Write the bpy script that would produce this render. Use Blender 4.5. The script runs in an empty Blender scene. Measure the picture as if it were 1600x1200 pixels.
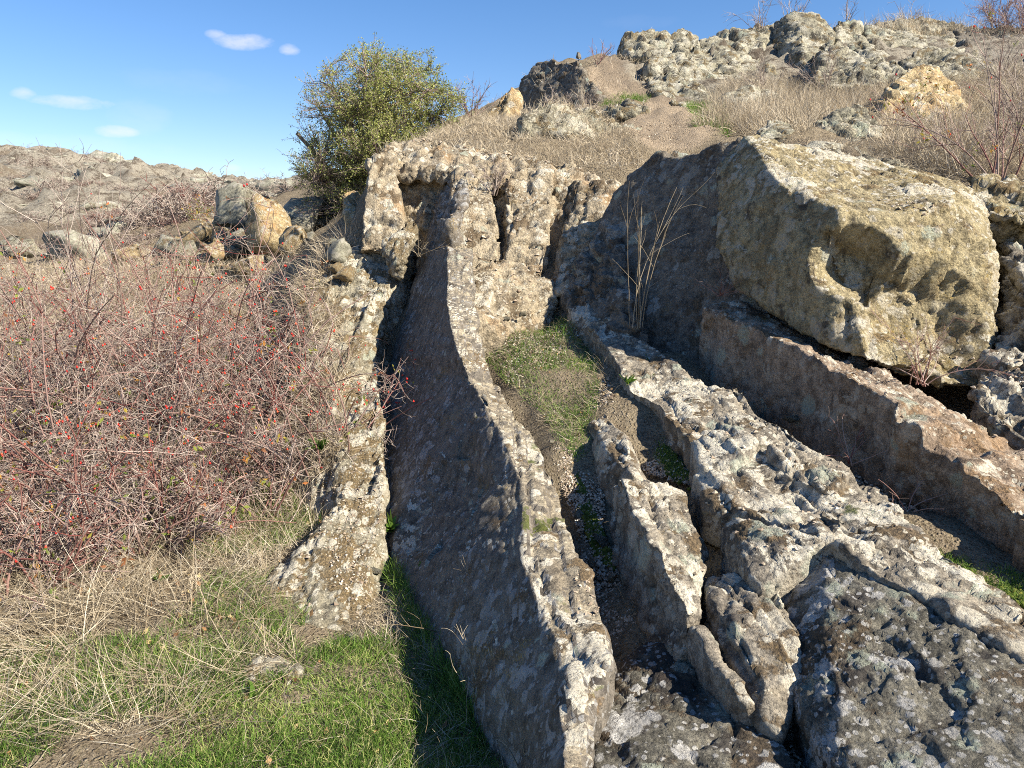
import bpy, bmesh, math, random
import numpy as np
from mathutils import Vector, Matrix
from mathutils.bvhtree import BVHTree

random.seed(7)
RNG = np.random.default_rng(11)
scene = bpy.context.scene
COL = scene.collection

# ------------------------------------------------------------------ camera, sky, sun
CAM_Z = 1.6
PITCH = math.radians(10.5)
FPX = 1200.0                                   # focal length in pixels of the 1600 wide photograph
cam_data = bpy.data.cameras.new("camera")
cam_data.sensor_width = 36.0
cam_data.lens = 36.0 * FPX / 1600.0
cam_data.clip_start = 0.05
cam_data.clip_end = 3000.0
cam = bpy.data.objects.new("camera", cam_data)
cam.location = (0, 0, CAM_Z)
cam.rotation_euler = (math.pi / 2 - PITCH, 0, 0)
COL.objects.link(cam)
scene.camera = cam

LIGHT = Vector((-0.68, 0.36, -0.60)).normalized()      # the way sunlight travels
SUN_EL = math.asin(-LIGHT.z)
SUN_AZ = math.atan2(-LIGHT.x, -LIGHT.y)                # from +Y towards +X
world = bpy.data.worlds.new("World")
scene.world = world
world.use_nodes = True
wt = world.node_tree
wt.nodes.clear()
wo = wt.nodes.new("ShaderNodeOutputWorld")
bg = wt.nodes.new("ShaderNodeBackground")
sky = wt.nodes.new("ShaderNodeTexSky")
sky.sky_type = 'NISHITA'
sky.sun_disc = False
sky.sun_elevation = SUN_EL
sky.sun_rotation = SUN_AZ
sky.altitude = 100
sky.air_density = 1.0
sky.dust_density = 0.15
sky.ozone_density = 3.5
bg.inputs[1].default_value = 0.074

# a few thin wisps of cloud low in the western sky, mixed into the sky colour
def wnode(t, **kw):
    n = wt.nodes.new(t)
    for k, v in kw.items():
        setattr(n, k, v)
    return n
def wmath(op, a, b=None, clamp=False):
    n = wnode("ShaderNodeMath", operation=op, use_clamp=clamp)
    for i, s in enumerate((a, b)):
        if s is None: continue
        if isinstance(s, (int, float)): n.inputs[i].default_value = s
        else: wt.links.new(s, n.inputs[i])
    return n.outputs[0]
tc = wnode("ShaderNodeTexCoord")
sp = wnode("ShaderNodeSeparateXYZ")
wt.links.new(tc.outputs["Generated"], sp.inputs[0])
az = wmath('ARCTAN2', sp.outputs[0], sp.outputs[1])
el = wmath('ARCSINE', sp.outputs[2])
wn = wnode("ShaderNodeTexNoise"); wn.inputs["Scale"].default_value = 26; wn.inputs["Detail"].default_value = 6
wn.inputs["Roughness"].default_value = 0.62
mp = wnode("ShaderNodeMapping"); mp.inputs["Scale"].default_value = (1, 1, 2.2)
wt.links.new(tc.outputs["Generated"], mp.inputs[0]); wt.links.new(mp.outputs[0], wn.inputs["Vector"])
wf = wmath('MULTIPLY', wmath('SUBTRACT', wn.outputs[0], 0.5), 2.6)
def cloud(px, py, wx, wy, strength, soft=1.0):
    d = (px - 800) / FPX, 1.0, -(py - 600) / FPX
    c, s = math.cos(-PITCH), math.sin(-PITCH)
    v = Vector((d[0], c * d[1] - s * d[2], s * d[1] + c * d[2])).normalized()
    a0, e0 = math.atan2(v.x, v.y), math.asin(v.z)
    u = wmath('DIVIDE', wmath('SUBTRACT', az, a0), wx / FPX)
    w = wmath('DIVIDE', wmath('SUBTRACT', el, e0), wy / FPX)
    r = wmath('ADD', wmath('MULTIPLY', u, u), wmath('MULTIPLY', w, w))
    m = wmath('SUBTRACT', 1.0, r)
    m = wmath('MULTIPLY', wmath('ADD', m, wf), 0.8 * soft, clamp=True)
    # nothing outside the wisp
    g = wmath('SUBTRACT', 1.6, wmath('MULTIPLY', r, 0.8), clamp=True)
    return wmath('MULTIPLY', wmath('MULTIPLY', m, g), strength)
acc = None
for args in ((382, 66, 46, 11, .62), (338, 53, 16, 7, .45), (452, 78, 16, 8, .5), (112, 160, 58, 10, .6),
             (38, 147, 16, 8, .42), (182, 205, 28, 9, .6), (215, 182, 45, 26, .22, .5),
             (90, 225, 150, 14, .3, .4), (290, 128, 90, 18, .12, .4), (365, 262, 14, 6, .3), (1000, 34, 60, 10, .08, .4)):
    c = cloud(*args)
    acc = c if acc is None else wmath('MAXIMUM', acc, c)
mx = wnode("ShaderNodeMix", data_type='RGBA')
wt.links.new(acc, mx.inputs[0])
hs = wnode("ShaderNodeHueSaturation"); hs.inputs["Saturation"].default_value = 1.22; hs.inputs["Value"].default_value = 1.0
wt.links.new(sky.outputs[0], hs.inputs["Color"])
tn = wnode("ShaderNodeMix", data_type='RGBA', blend_type='MULTIPLY'); tn.inputs[0].default_value = 1.0
tn.inputs[7].default_value = (1.06, .95, 1.0, 1)      # whole sky a touch less green
wt.links.new(hs.outputs[0], tn.inputs[6])
wt.links.new(tn.outputs[2], mx.inputs[6])
mx.inputs[7].default_value = (6.2, 6.1, 7.0, 1)
wt.links.new(mx.outputs[2], bg.inputs[0])
wt.links.new(bg.outputs[0], wo.inputs[0])

sun_data = bpy.data.lights.new("sun", 'SUN')
sun_data.energy = 5.0
sun_data.angle = math.radians(0.53)
sun_data.color = (1.0, 0.915, 0.77)
sun = bpy.data.objects.new("sun", sun_data)
sun.rotation_euler = LIGHT.to_track_quat('-Z', 'Y').to_euler()
sun.location = (8, -4, 12)
COL.objects.link(sun)

vs = scene.view_settings
vs.view_transform = 'Standard'
vs.look = 'None'
vs.exposure = 1.22
vs.gamma = 1.0
vs.use_curve_mapping = False
scene.cycles.use_denoising = False
scene.cycles.filter_width = 1.0
scene.cycles.max_bounces = 5
scene.cycles.diffuse_bounces = 3

# ------------------------------------------------------------------ layout helpers
CP, SP = math.cos(PITCH), math.sin(PITCH)
def at(px, py, d):
    """world point seen at a pixel of the photograph, d metres in front of the camera (along +Y)"""
    a = (px - 800) / FPX
    b = -(py - 600) / FPX
    dy = CP + SP * b
    dz = -SP + CP * b
    t = d / dy
    return np.array((a * t, d, CAM_Z + dz * t))
def proj(P):
    """world points (n,3) -> pixel of the photograph"""
    x, y, z = P[:, 0], P[:, 1], P[:, 2] - CAM_Z
    f = CP * y - SP * z
    u = SP * y + CP * z
    f = np.where(f < 0.05, 0.05, f)
    return 800 + FPX * x / f, 600 - FPX * u / f

# ------------------------------------------------------------------ noise (numpy)
_r = np.random.default_rng(5)
PERM = _r.permutation(4096)
GRAD = _r.normal(size=(4096, 3)); GRAD /= np.linalg.norm(GRAD, axis=1)[:, None]
RND = _r.random((4096, 4))
def _h(i, j, k):
    return PERM[(PERM[(PERM[i & 4095] + j) & 4095] + k) & 4095]
def perlin(P):
    F = np.floor(P); I = F.astype(np.int64); f = P - F
    w = f * f * f * (f * (f * 6 - 15) + 10)
    out = np.zeros(len(P))
    for a in (0, 1):
        for b in (0, 1):
            for c in (0, 1):
                g = GRAD[_h(I[:, 0] + a, I[:, 1] + b, I[:, 2] + c)]
                dot = g[:, 0] * (f[:, 0] - a) + g[:, 1] * (f[:, 1] - b) + g[:, 2] * (f[:, 2] - c)
                wt_ = (w[:, 0] if a else 1 - w[:, 0]) * (w[:, 1] if b else 1 - w[:, 1]) * (w[:, 2] if c else 1 - w[:, 2])
                out += wt_ * dot
    return out * 1.6
def fbm(P, octaves=3, gain=0.5, ridged=False):
    s, a = 0, 1.0
    for o in range(octaves):
        n = perlin(P * (2.03 ** o) + 17.3 * o)
        if ridged: n = 0.5 - np.abs(n) * 1.6
        s = s + a * n
        a *= gain
    return s
def worley(P):
    """distance to the nearest and second cell point, tilt-plane value of the nearest cell"""
    I = np.floor(P).astype(np.int64)
    d1 = np.full(len(P), 9.0); d2 = np.full(len(P), 9.0)
    val = np.zeros(len(P))
    for a in (-1, 0, 1):
        for b in (-1, 0, 1):
            for c in (-1, 0, 1):
                J = (I[:, 0] + a, I[:, 1] + b, I[:, 2] + c)
                h = _h(*J)
                R = RND[h]
                D = np.stack([J[0] + R[:, 0], J[1] + R[:, 1], J[2] + R[:, 2]], 1) - P
                dd = np.sqrt((D * D).sum(1))
                near = dd < d1
                d2 = np.where(near, d1, np.minimum(d2, dd))
                g = GRAD[(h * 7 + 3) & 4095]
                v = (R[:, 3] - .5) + 0.9 * (D * g).sum(1)
                val = np.where(near, v, val)
                d1 = np.where(near, dd, d1)
    return d1, d2, val
STRIKE = math.radians(8.0)                     # the slabs run away from the camera, a little to the left
CS, SS = math.cos(STRIKE), math.sin(STRIKE)
DIP = math.radians(20)
def strike(P):
    u = P[:, 0] * CS + P[:, 1] * SS
    v = -P[:, 0] * SS + P[:, 1] * CS
    w = P[:, 2]
    return np.stack([u * math.cos(DIP) - w * math.sin(DIP), v, u * math.sin(DIP) + w * math.cos(DIP)], 1)

# ------------------------------------------------------------------ mesh helpers
def mesh_from(name, V, F, smooth=False):
    V = np.asarray(V, dtype=np.float32); F = np.asarray(F, dtype=np.int32)
    me = bpy.data.meshes.new(name)
    k = F.shape[1]
    me.vertices.add(len(V)); me.vertices.foreach_set("co", V.ravel())
    me.loops.add(F.size); me.loops.foreach_set("vertex_index", F.ravel())
    me.polygons.add(len(F))
    me.polygons.foreach_set("loop_start", np.arange(0, F.size, k, dtype=np.int32))
    me.polygons.foreach_set("loop_total", np.full(len(F), k, dtype=np.int32))
    me.update(calc_edges=True)
    me.polygons.foreach_set("use_smooth", np.full(len(F), smooth))
    return me
def link(name, me, mat=None, parent=None):
    o = bpy.data.objects.new(name, me)
    COL.objects.link(o)
    if mat is not None:
        me.materials.clear()
        for m in (mat if isinstance(mat, (list, tuple)) else [mat]): me.materials.append(m)
    if parent is not None: o.parent = parent
    return o
def tag(o, label=None, cat=None, group=None, kind=None):
    for k, v in (("label", label), ("category", cat), ("group", group), ("kind", kind)):
        if v: o[k] = v
    return o
def empty(name, loc, label=None, cat=None, group=None):
    o = bpy.data.objects.new(name, None)
    COL.objects.link(o); o.location = loc
    o.empty_display_size = 0.1
    return tag(o, label, cat, group)
def verts_of(me):
    V = np.empty(len(me.vertices) * 3, dtype=np.float32); me.vertices.foreach_get("co", V)
    return V.reshape(-1, 3).astype(np.float64)
def normals_of(me):
    V = np.empty(len(me.vertices) * 3, dtype=np.float32); me.vertices.foreach_get("normal", V)
    return V.reshape(-1, 3).astype(np.float64)
def set_verts(me, V):
    me.vertices.foreach_set("co", V.astype(np.float32).ravel()); me.update()
def attr(me, name, vals):
    a = me.attributes.new(name, 'FLOAT', 'POINT')
    a.data.foreach_set("value", np.asarray(vals, dtype=np.float32))

# ------------------------------------------------------------------ rocks: hulls, voxel skin, broken surface
def hull_bm(bm, pts):
    vs_ = [bm.verts.new(p) for p in pts]
    r = bmesh.ops.convex_hull(bm, input=vs_)
    junk = [v for v in vs_ if not v.link_faces]
    if junk: bmesh.ops.delete(bm, geom=junk, context='VERTS')
def P3(p):
    """(px,py,d) or (px,py,d,dz) or (px,py,d,dx,dy,dz)"""
    q = at(*p[:3])
    if len(p) == 4: q = q + np.array((0, 0, p[3]))
    if len(p) == 6: q = q + np.array(p[3:])
    return q
def voxelise(bm, voxel):
    me = bpy.data.meshes.new("tmp"); bm.to_mesh(me); bm.free()
    o = bpy.data.objects.new("tmp", me); COL.objects.link(o)
    m = o.modifiers.new("r", 'REMESH'); m.mode = 'VOXEL'; m.voxel_size = voxel
    dg = bpy.context.evaluated_depsgraph_get()
    e = o.evaluated_get(dg)
    out = bpy.data.meshes.new_from_object(e)
    bpy.data.objects.remove(o); bpy.data.meshes.remove(me)
    return out
def smooth_mesh(me, it, lam=0.5):
    V = verts_of(me)
    E = np.empty(len(me.edges) * 2, dtype=np.int32); me.edges.foreach_get("vertices", E)
    E = E.reshape(-1, 2); n = len(V)
    cnt = np.bincount(E.ravel(), minlength=n)[:, None].clip(1)
    for _ in range(it):
        S = np.stack([np.bincount(E[:, 0], V[E[:, 1], k], n) + np.bincount(E[:, 1], V[E[:, 0], k], n) for k in range(3)], 1)
        V = V + lam * (S / cnt - V)
    set_verts(me, V)
ROCKS = []
def rock(name, blocks, voxel, mat, label, cat="rock", amp=0.03, smooth=3, seed=0.0, dents=(), group=None,
         facet=(9, 3.5, 6), floor=None, fine=1.0, keep=True, post=None, parent=None, kind=None, split=.80, strata=1.0, bed=(15, 1.1, 6), plane=0.0, joint=None):
    """blocks: list of point lists (pixel, pixel, distance); each is a convex piece of the rock"""
    bm = bmesh.new()
    for b in blocks:
        hull_bm(bm, [P3(p) if not isinstance(p, np.ndarray) else p for p in b])
    me = voxelise(bm, voxel)
    me.name = name
    smooth_mesh(me, smooth)
    V = verts_of(me); N = normals_of(me)
    Q = strike(V) + seed * 3.7
    for (c, r, depth) in dents:
        c = at(*c)
        dd = np.linalg.norm(V - c, axis=1) / r
        dd = dd + .14 * np.clip(worley(V * 4.5)[2], -.7, .7) + .03 * perlin(V * 19)
        V = V - N * (depth * np.clip((1 - dd) * 2.3, 0, 1))[:, None]
    low = fbm(Q * 2.2, 3)
    d = amp * 0.45 * low
    wob = 0.22 * np.stack([perlin(Q * 4 + 9), perlin(Q * 4 + 31), perlin(Q * 4 + 57)], 1)
    # flat broken facets
    w1, w2, wv = worley(Q * np.array(facet) * .62 + wob)
    d += amp * 0.75 * np.clip(wv, -.75, .75)
    w1, w2, wv = worley(Q * np.array(facet) * 1.25 + wob + 40)
    d += amp * 0.50 * np.clip(wv, -.75, .75)
    gate = np.clip(perlin(Q * 2.7 + 77) * 3 - .25, 0, 1)
    d -= amp * .9 * np.clip(1 - (w2 - w1) * 11, 0, 1) * gate
    # bedding: thin plates that follow the strike of the slabs, with open joints between them
    gate2 = np.clip(.5 + perlin(Q * 1.6 + 140) * 2.2, 0, 1)
    w1, w2, wv = worley(Q * np.array(bed) + wob * .6 + seed)
    d += amp * strata * .62 * np.clip(wv, -.7, .7)
    d -= amp * strata * .75 * np.clip(1 - (w2 - w1) * 8, 0, 1) * gate2
    w1, w2, wv = worley(Q * np.array(facet) * 3.4 + wob)
    rough = np.clip(.55 + perlin(Q * 1.9 + 5) * 1.3, .15, 1.2)
    d += amp * 0.26 * fine * np.clip(wv, -.9, .9) * rough
    d += amp * 0.26 * fine * fbm(Q * np.array((30, 11, 22)), 5, 0.68) * rough
    d += voxel * .20 * fine * np.clip(rough, 0, 1) * np.random.default_rng(3).uniform(-1, 1, len(V))
    if joint:                  # straight fractures: blocks between them stand a little proud or back
        ja, js, ju = joint
        gj = np.random.default_rng(int(seed * 13) + 5)
        S_ = Q[:, 1] + .35 * Q[:, 0] + .03 * perlin(Q * 3) ; U_ = Q[:, 0] - .08 * Q[:, 1] + .02 * perlin(Q * 4 + 20)
        ks = np.sort(gj.uniform(S_.min(), S_.max(), max(2, int(np.ptp(S_) / js)))); ku = np.sort(gj.uniform(U_.min(), U_.max(), max(2, int(np.ptp(U_) / ju))))
        a_, b_ = np.searchsorted(ks, S_), np.searchsorted(ku, U_)
        # longitudinal splits are offset from block to block
        R_ = gj.uniform(-1, 1, (len(ks) + 1, len(ku) + 1))
        near_ = lambda k_, x_, i_: np.minimum(np.abs(x_ - k_[np.clip(i_ - 1, 0, len(k_) - 1)]), np.abs(x_ - k_[np.clip(i_, 0, len(k_) - 1)]))
        d += ja * R_[a_, b_]
        d -= ja * 1.5 * np.maximum(np.clip(1 - near_(ks, S_, a_) / (voxel * 1.1), 0, 1) * np.clip(.6 + perlin(Q * 2 + 9) * 2, 0, 1), np.clip(1 - near_(ku, U_, b_) / (voxel * 1.1), 0, 1) * np.clip(.3 + perlin(Q * 1.5 + 19) * 2.5, 0, 1))
    if plane:                  # the joint planes that face left are much smoother than the broken tops
        left = np.clip((-N[:, 0] - .35) * 4, 0, 1)
        d *= 1 - plane * left
    V = V + N * d[:, None]
    if post: V = post(V, N)
    if floor is not None:      # drop what lies deep under the ground
        pass
    set_verts(me, V)
    me.polygons.foreach_set("use_smooth", np.full(len(me.polygons), True))
    o = link(name, me, mat, parent)
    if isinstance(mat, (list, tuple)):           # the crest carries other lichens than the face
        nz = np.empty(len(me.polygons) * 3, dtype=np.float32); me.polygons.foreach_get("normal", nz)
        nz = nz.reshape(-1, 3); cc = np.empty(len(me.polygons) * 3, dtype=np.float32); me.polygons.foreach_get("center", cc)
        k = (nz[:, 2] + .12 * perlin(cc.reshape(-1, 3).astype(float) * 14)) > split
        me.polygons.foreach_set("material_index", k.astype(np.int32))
    if kind: tag(o, kind=kind)
    elif parent is None: tag(o, label, cat, group)
    if keep: ROCKS.append(o)
    return o
def down(pts, dz=0.4):
    return [P3(p) + np.array((0, 0, -dz)) for p in pts]
def ridge(BL, CL, CR, BR=None, depth=0.35, brd=(0.0, 0, -0.32), jit=.007, sub_=3):
    """convex pieces between successive cross-sections of a long slab; the edges are broken by small steps"""
    out = []
    BR = BR or [tuple(p[:3]) + tuple(brd) for p in CR]
    st = [np.array([P3(a), P3(b), P3(c), P3(d)]) for a, b, c, d in zip(BL, CL, CR, BR)]
    st2 = []
    for s, t in zip(st[:-1], st[1:]):
        for k in range(sub_): st2.append(s + (t - s) * k / sub_)
    st2.append(st[-1])
    gg = np.random.default_rng(int(abs(st[0][0][0]) * 1000) + len(st2))
    st3 = []
    for s in st2:
        j = gg.normal(size=(4, 3)) * jit * np.array((1.0, .3, .8)); j[0] *= .6; j[3] *= .6
        st3.append(s + j)
    for s, t in zip(st3[:-1], st3[1:]):
        step = np.array((gg.normal() * jit * .5, 0, gg.normal() * jit * .5))
        pts = []
        for q in (s, t):
            q = q + step
            pts += list(q)
            zlow = min(p[2] for p in q) - depth
            for p in (q[0], q[3]): pts.append(np.array((p[0], p[1], zlow)))
        out.append(pts)
    return out
# ------------------------------------------------------------------ materials
class NT:
    def __init__(self, name, rough=0.9, spec=0.25):
        self.m = bpy.data.materials.new(name); self.m.use_nodes = True
        self.t = self.m.node_tree; self.t.nodes.clear()
        self.out = self.t.nodes.new("ShaderNodeOutputMaterial")
        self.b = self.t.nodes.new("ShaderNodeBsdfPrincipled")
        self.b.inputs["Roughness"].default_value = rough
        self.b.inputs["Specular IOR Level"].default_value = spec
        self.t.links.new(self.b.outputs[0], self.out.inputs[0])
        self.tc = self.t.nodes.new("ShaderNodeTexCoord")
        self.P = self.tc.outputs["Object"]
    def put(self, sock, v):
        if hasattr(v, "is_linked"): self.t.links.new(v, sock)
        elif isinstance(v, tuple) and len(v) == 3 and sock.type == 'RGBA': sock.default_value = (*v, 1)
        else: sock.default_value = v
    def math(self, op, a, b=0.0, clamp=False):
        n = self.t.nodes.new("ShaderNodeMath"); n.operation = op; n.use_clamp = clamp
        self.put(n.inputs[0], a); self.put(n.inputs[1], b); return n.outputs[0]
    def vmath(self, op, a, b):
        n = self.t.nodes.new("ShaderNodeVectorMath"); n.operation = op
        self.put(n.inputs[0], a); self.put(n.inputs[1], b); return n.outputs[0]
    def map(self, v, scale=(1, 1, 1), loc=(0, 0, 0), rot=(0, 0, 0)):
        n = self.t.nodes.new("ShaderNodeMapping")
        self.put(n.inputs[0], v); n.inputs["Location"].default_value = loc
        n.inputs["Rotation"].default_value = rot; n.inputs["Scale"].default_value = scale
        return n.outputs[0]
    def noise(self, v, scale, detail=3, rough=0.55, dist=0.0, color=False):
        n = self.t.nodes.new("ShaderNodeTexNoise")
        self.put(n.inputs["Vector"], v); n.inputs["Scale"].default_value = scale
        n.inputs["Detail"].default_value = detail; n.inputs["Roughness"].default_value = rough
        n.inputs["Distortion"].default_value = dist
        return n.outputs[1 if color else 0]
    def vor(self, v, scale, feature='F1', rnd=1.0):
        n = self.t.nodes.new("ShaderNodeTexVoronoi"); n.feature = feature
        self.put(n.inputs["Vector"], v); n.inputs["Scale"].default_value = scale
        n.inputs["Randomness"].default_value = rnd
        return n
    def rng(self, v, a, b, c=0.0, d=1.0, smooth=True):
        n = self.t.nodes.new("ShaderNodeMapRange")
        n.interpolation_type = 'SMOOTHSTEP' if smooth else 'LINEAR'
        for i, x in enumerate((v, a, b, c, d)): self.put(n.inputs[i], x)
        return n.outputs[0]
    def mix(self, f, a, b):
        n = self.t.nodes.new("ShaderNodeMix"); n.data_type = 'RGBA'
        self.put(n.inputs[0], f); self.put(n.inputs[6], a); self.put(n.inputs[7], b); return n.outputs[2]
    def mul(self, a, b): return self.mixop('MULTIPLY', 1.0, a, b)
    def mixop(self, op, f, a, b):
        n = self.t.nodes.new("ShaderNodeMix"); n.data_type = 'RGBA'; n.blend_type = op
        self.put(n.inputs[0], f); self.put(n.inputs[6], a); self.put(n.inputs[7], b); return n.outputs[2]
    def attr(self, name):
        n = self.t.nodes.new("ShaderNodeAttribute"); n.attribute_name = name; return n.outputs["Fac"]
    def ramp(self, v, stops):
        n = self.t.nodes.new("ShaderNodeValToRGB"); self.put(n.inputs[0], v)
        e = n.color_ramp.elements
        while len(e) < len(stops): e.new(0.5)
        for k, (p, c) in zip(e, stops): k.position = p; k.color = (*c, 1)
        return n.outputs[0]
    def bump(self, h, strength=1.0, dist=0.01, prev=None):
        n = self.t.nodes.new("ShaderNodeBump"); n.inputs["Strength"].default_value = strength
        n.inputs["Distance"].default_value = dist; self.put(n.inputs["Height"], h)
        if prev is not None: self.t.links.new(prev, n.inputs["Normal"])
        return n.outputs[0]
    def lichen(self, vec, scale, density, edge=0.09, off=0.0, rmin=.16, rmax=.52, patch=1.2, wob=0.5):
        """round ragged crusts: one possible crust per cell, thinned out by large soft patches"""
        v = self.map(vec, loc=(off, off * .7, -off))
        w = self.noise(v, scale * 2.2, 4, 0.65, color=True)
        w = self.vmath('SCALE', self.vmath('SUBTRACT', w, (0.5, 0.5, 0.5)), (0, 0, 0))
        w.node.inputs[3].default_value = wob / scale
        v2 = self.vmath('ADD', v, w)
        c = self.vor(v2, scale)
        sep = self.t.nodes.new("ShaderNodeSeparateColor"); self.t.links.new(c.outputs["Color"], sep.inputs[0])
        big = self.noise(v, patch, 3, 0.6)
        lim = self.math('ADD', self.rng(big, .3, .7, -.45, .45), 1.0 - density)      # cells above this grow
        on = self.rng(sep.outputs[0], lim, self.math('ADD', lim, 0.06))
        r = self.rng(sep.outputs[1], 0, 1, rmin, rmax, False)
        m = self.rng(c.outputs["Distance"], self.math('SUBTRACT', r, edge), r, 1, 0)
        return self.math('MULTIPLY', on, m), sep.outputs[2], c.outputs["Distance"]

def rock_mat(name, base=((.16, .13, .11), (.30, .25, .20)), brown=.5, browncol=(.19, .125, .06), white=.5,
             whitecol=(.64, .59, .475), wscale=11, small=.4, green=.2, yellow=.06, moss=.0, dark=.2, updep=.5,
             streak=(1, 1, 1), bump=1.0, orange=0.0, speck=.5, smallcol=None, gain=1.12):
    base = tuple((b[0] * .95, b[1] * 1.03, b[2] * .98) for b in base)
    if gain != 1: base = tuple(tuple(min(.7, c * gain) for c in b) for b in base); browncol = tuple(c * gain for c in browncol)
    n = NT(name)
    P = n.P
    S = n.map(P, scale=streak, rot=(0, math.radians(-15), math.radians(-8)))
    g = n.t.nodes.new("ShaderNodeNewGeometry")
    sx = n.t.nodes.new("ShaderNodeSeparateXYZ"); n.t.links.new(g.outputs["Normal"], sx.inputs[0])
    up = n.rng(sx.outputs[2], 0.1, 0.75)
    upw = n.math('ADD', n.math('MULTIPLY', up, updep), 1 - updep)
    n1 = n.noise(P, 2.3, 5, .6); n2 = n.noise(P, 17, 6, .7); n3 = n.noise(P, 90, 3, .6)
    col = n.mix(n.rng(n1, .35, .68), base[0], base[1])
    col = n.mix(n.rng(n2, .42, .72, 0, .75), col, tuple(c * 1.5 for c in base[1]))
    col = n.mix(n.rng(n2, .52, .3, 0, .85), col, tuple(c * .42 for c in base[0]))
    if orange:
        o = n.rng(n.noise(n.map(P, loc=(3, 1, 7)), 3.1, 4, .6), .62 - .25 * orange, .72)
        col = n.mix(n.math('MULTIPLY', o, min(1, orange * 1.2)), col, (.40, .235, .10))
    # crystalline speckle
    sp_ = n.vor(P, 170)
    sc = n.t.nodes.new("ShaderNodeSeparateColor"); n.t.links.new(sp_.outputs["Color"], sc.inputs[0])
    col = n.mixop('MULTIPLY', speck, col, n.ramp(sc.outputs[0], ((0, (.45, .43, .42)), (.5, (.95, .93, .9)), (1, (1.5, 1.45, 1.4)))))
    gr = n.noise(P, 210, 2, .7)
    col = n.mix(n.rng(gr, .44, .30, 0, .85), col, tuple(c * .35 for c in base[0]))
    col = n.mix(n.rng(gr, .58, .70, 0, .6), col, tuple(min(.8, c * 1.7) for c in base[1]))
    # brown dried moss and algae crust
    bn = n.noise(n.map(P, loc=(11, 2, 5)), 4.2, 7, .66)
    bm_ = n.rng(bn, .66 - .3 * brown, .72 - .3 * brown)
    bm_ = n.math('MULTIPLY', bm_, upw)
    bc = n.mix(n.rng(n3, .35, .7), tuple(c * .42 for c in browncol), tuple(c * 1.25 for c in browncol))
    col = n.mix(n.math('MULTIPLY', bm_, .88), col, bc)
    # black crust
    dk = n.rng(n.noise(n.map(P, loc=(-7, 4, 1)), 6.5, 6, .7), .68 - .3 * dark, .75 - .3 * dark)
    col = n.mix(n.math('MULTIPLY', dk, .75), col, (.045, .038, .035))
    # lichens
    hts = []
    def lay(c, m, colr, var, k=1.0, up_=True):
        mm = n.math('MULTIPLY', m, upw) if up_ else m
        colr2 = n.mix(n.rng(n.math('ADD', n2, n.math('MULTIPLY', var, .25)), .45, .85), colr, tuple(x * .62 for x in colr))
        colr2 = n.mix(n.rng(gr, .47, .34, 0, .65), colr2, tuple(x * .38 for x in colr))
        hts.append(mm)
        return n.mix(n.math('MULTIPLY', mm, k), c, colr2)
    if small:
        m, v, _ = n.lichen(S, wscale * 4.2, small, off=3.1, rmin=.12, rmax=.5, patch=2.5)
        col = lay(col, m, smallcol or tuple(c * .92 for c in whitecol), v, .85)
    if green:
        m, v, _ = n.lichen(S, wscale * .8, green, off=9.3, edge=.16, patch=1.7, wob=.8)
        tx = n.rng(n.noise(P, 120, 2, .6), .4, .55)
        m = n.math('MULTIPLY', m, n.math('ADD', n.math('MULTIPLY', tx, .6), .4))
        col = lay(col, m, (.40, .43, .34), v, .9, False)
    if white:
        m, v, dd = n.lichen(S, wscale, white, patch=1.5)
        rag = n.rng(n.noise(P, 70, 3, .7), .36, .5)
        m = n.math('MULTIPLY', m, n.math('ADD', n.math('MULTIPLY', rag, .55), .45))
        col = lay(col, m, whitecol, v, .93)
        m, v, dd = n.lichen(S, wscale * 2.1, white * .8, off=21, patch=1.9)
        col = lay(col, m, tuple(c * .9 for c in whitecol), v, .9)
    if white:
        bn2 = n.noise(n.map(P, loc=(2, 8, 31)), wscale * .62, 6, .64, .6)
        zone = n.rng(n.noise(n.map(P, loc=(4, 4, 4)), 1.9, 3, .6), .35, .65, -.09, .09)
        m = n.rng(n.math('ADD', bn2, zone), .645 - .13 * white, .665 - .13 * white)
        m = n.math('MULTIPLY', m, n.math('ADD', n.math('MULTIPLY', n.rng(n.noise(P, 55, 4, .7), .38, .5), .7), .3))
        col = lay(col, m, tuple(c * 1.05 for c in whitecol), n2, .95)
    if yellow:
        yn = n.rng(n.noise(n.map(P, loc=(5, 9, 2)), 3.4, 3, .6), .66 - .25 * yellow, .76)
        m, v, _ = n.lichen(P, wscale * 5, .5, off=5.3, rmin=.1, rmax=.5, patch=3)
        m = n.math('MULTIPLY', n.math('MAXIMUM', m, n.rng(n3, .45, .65, 0, .5)), yn)
        col = n.mix(n.math('MULTIPLY', m, .8), col, (.36, .24, .045))
    if moss:
        mn = n.rng(n.noise(n.map(P, loc=(1, 19, 2)), 3.0, 5, .6), .68 - .3 * moss, .74 - .3 * moss)
        col = n.mix(n.math('MULTIPLY', n.math('MULTIPLY', mn, up), .9), col,
                    n.mix(n3, (.03, .045, .008), (.13, .15, .03)))
    n.put(n.b.inputs["Base Color"], col)
    h = n.math('ADD', n.math('ADD', n.math('MULTIPLY', n.noise(P, 34, 10, .78), 1.25), n.math('MULTIPLY', n.noise(P, 160, 3, .7), .35)), n.math('MULTIPLY', n.vor(P, 60).outputs["Distance"], -.5))
    h = n.math('ADD', h, n.math('MULTIPLY', bm_, n.math('MULTIPLY', n3, .9)))
    for q in hts: h = n.math('ADD', h, n.math('MULTIPLY', q, .16))
    n.put(n.b.inputs["Normal"], n.bump(h, min(1.0, .8 * bump), 0.016))
    return n.m

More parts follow.
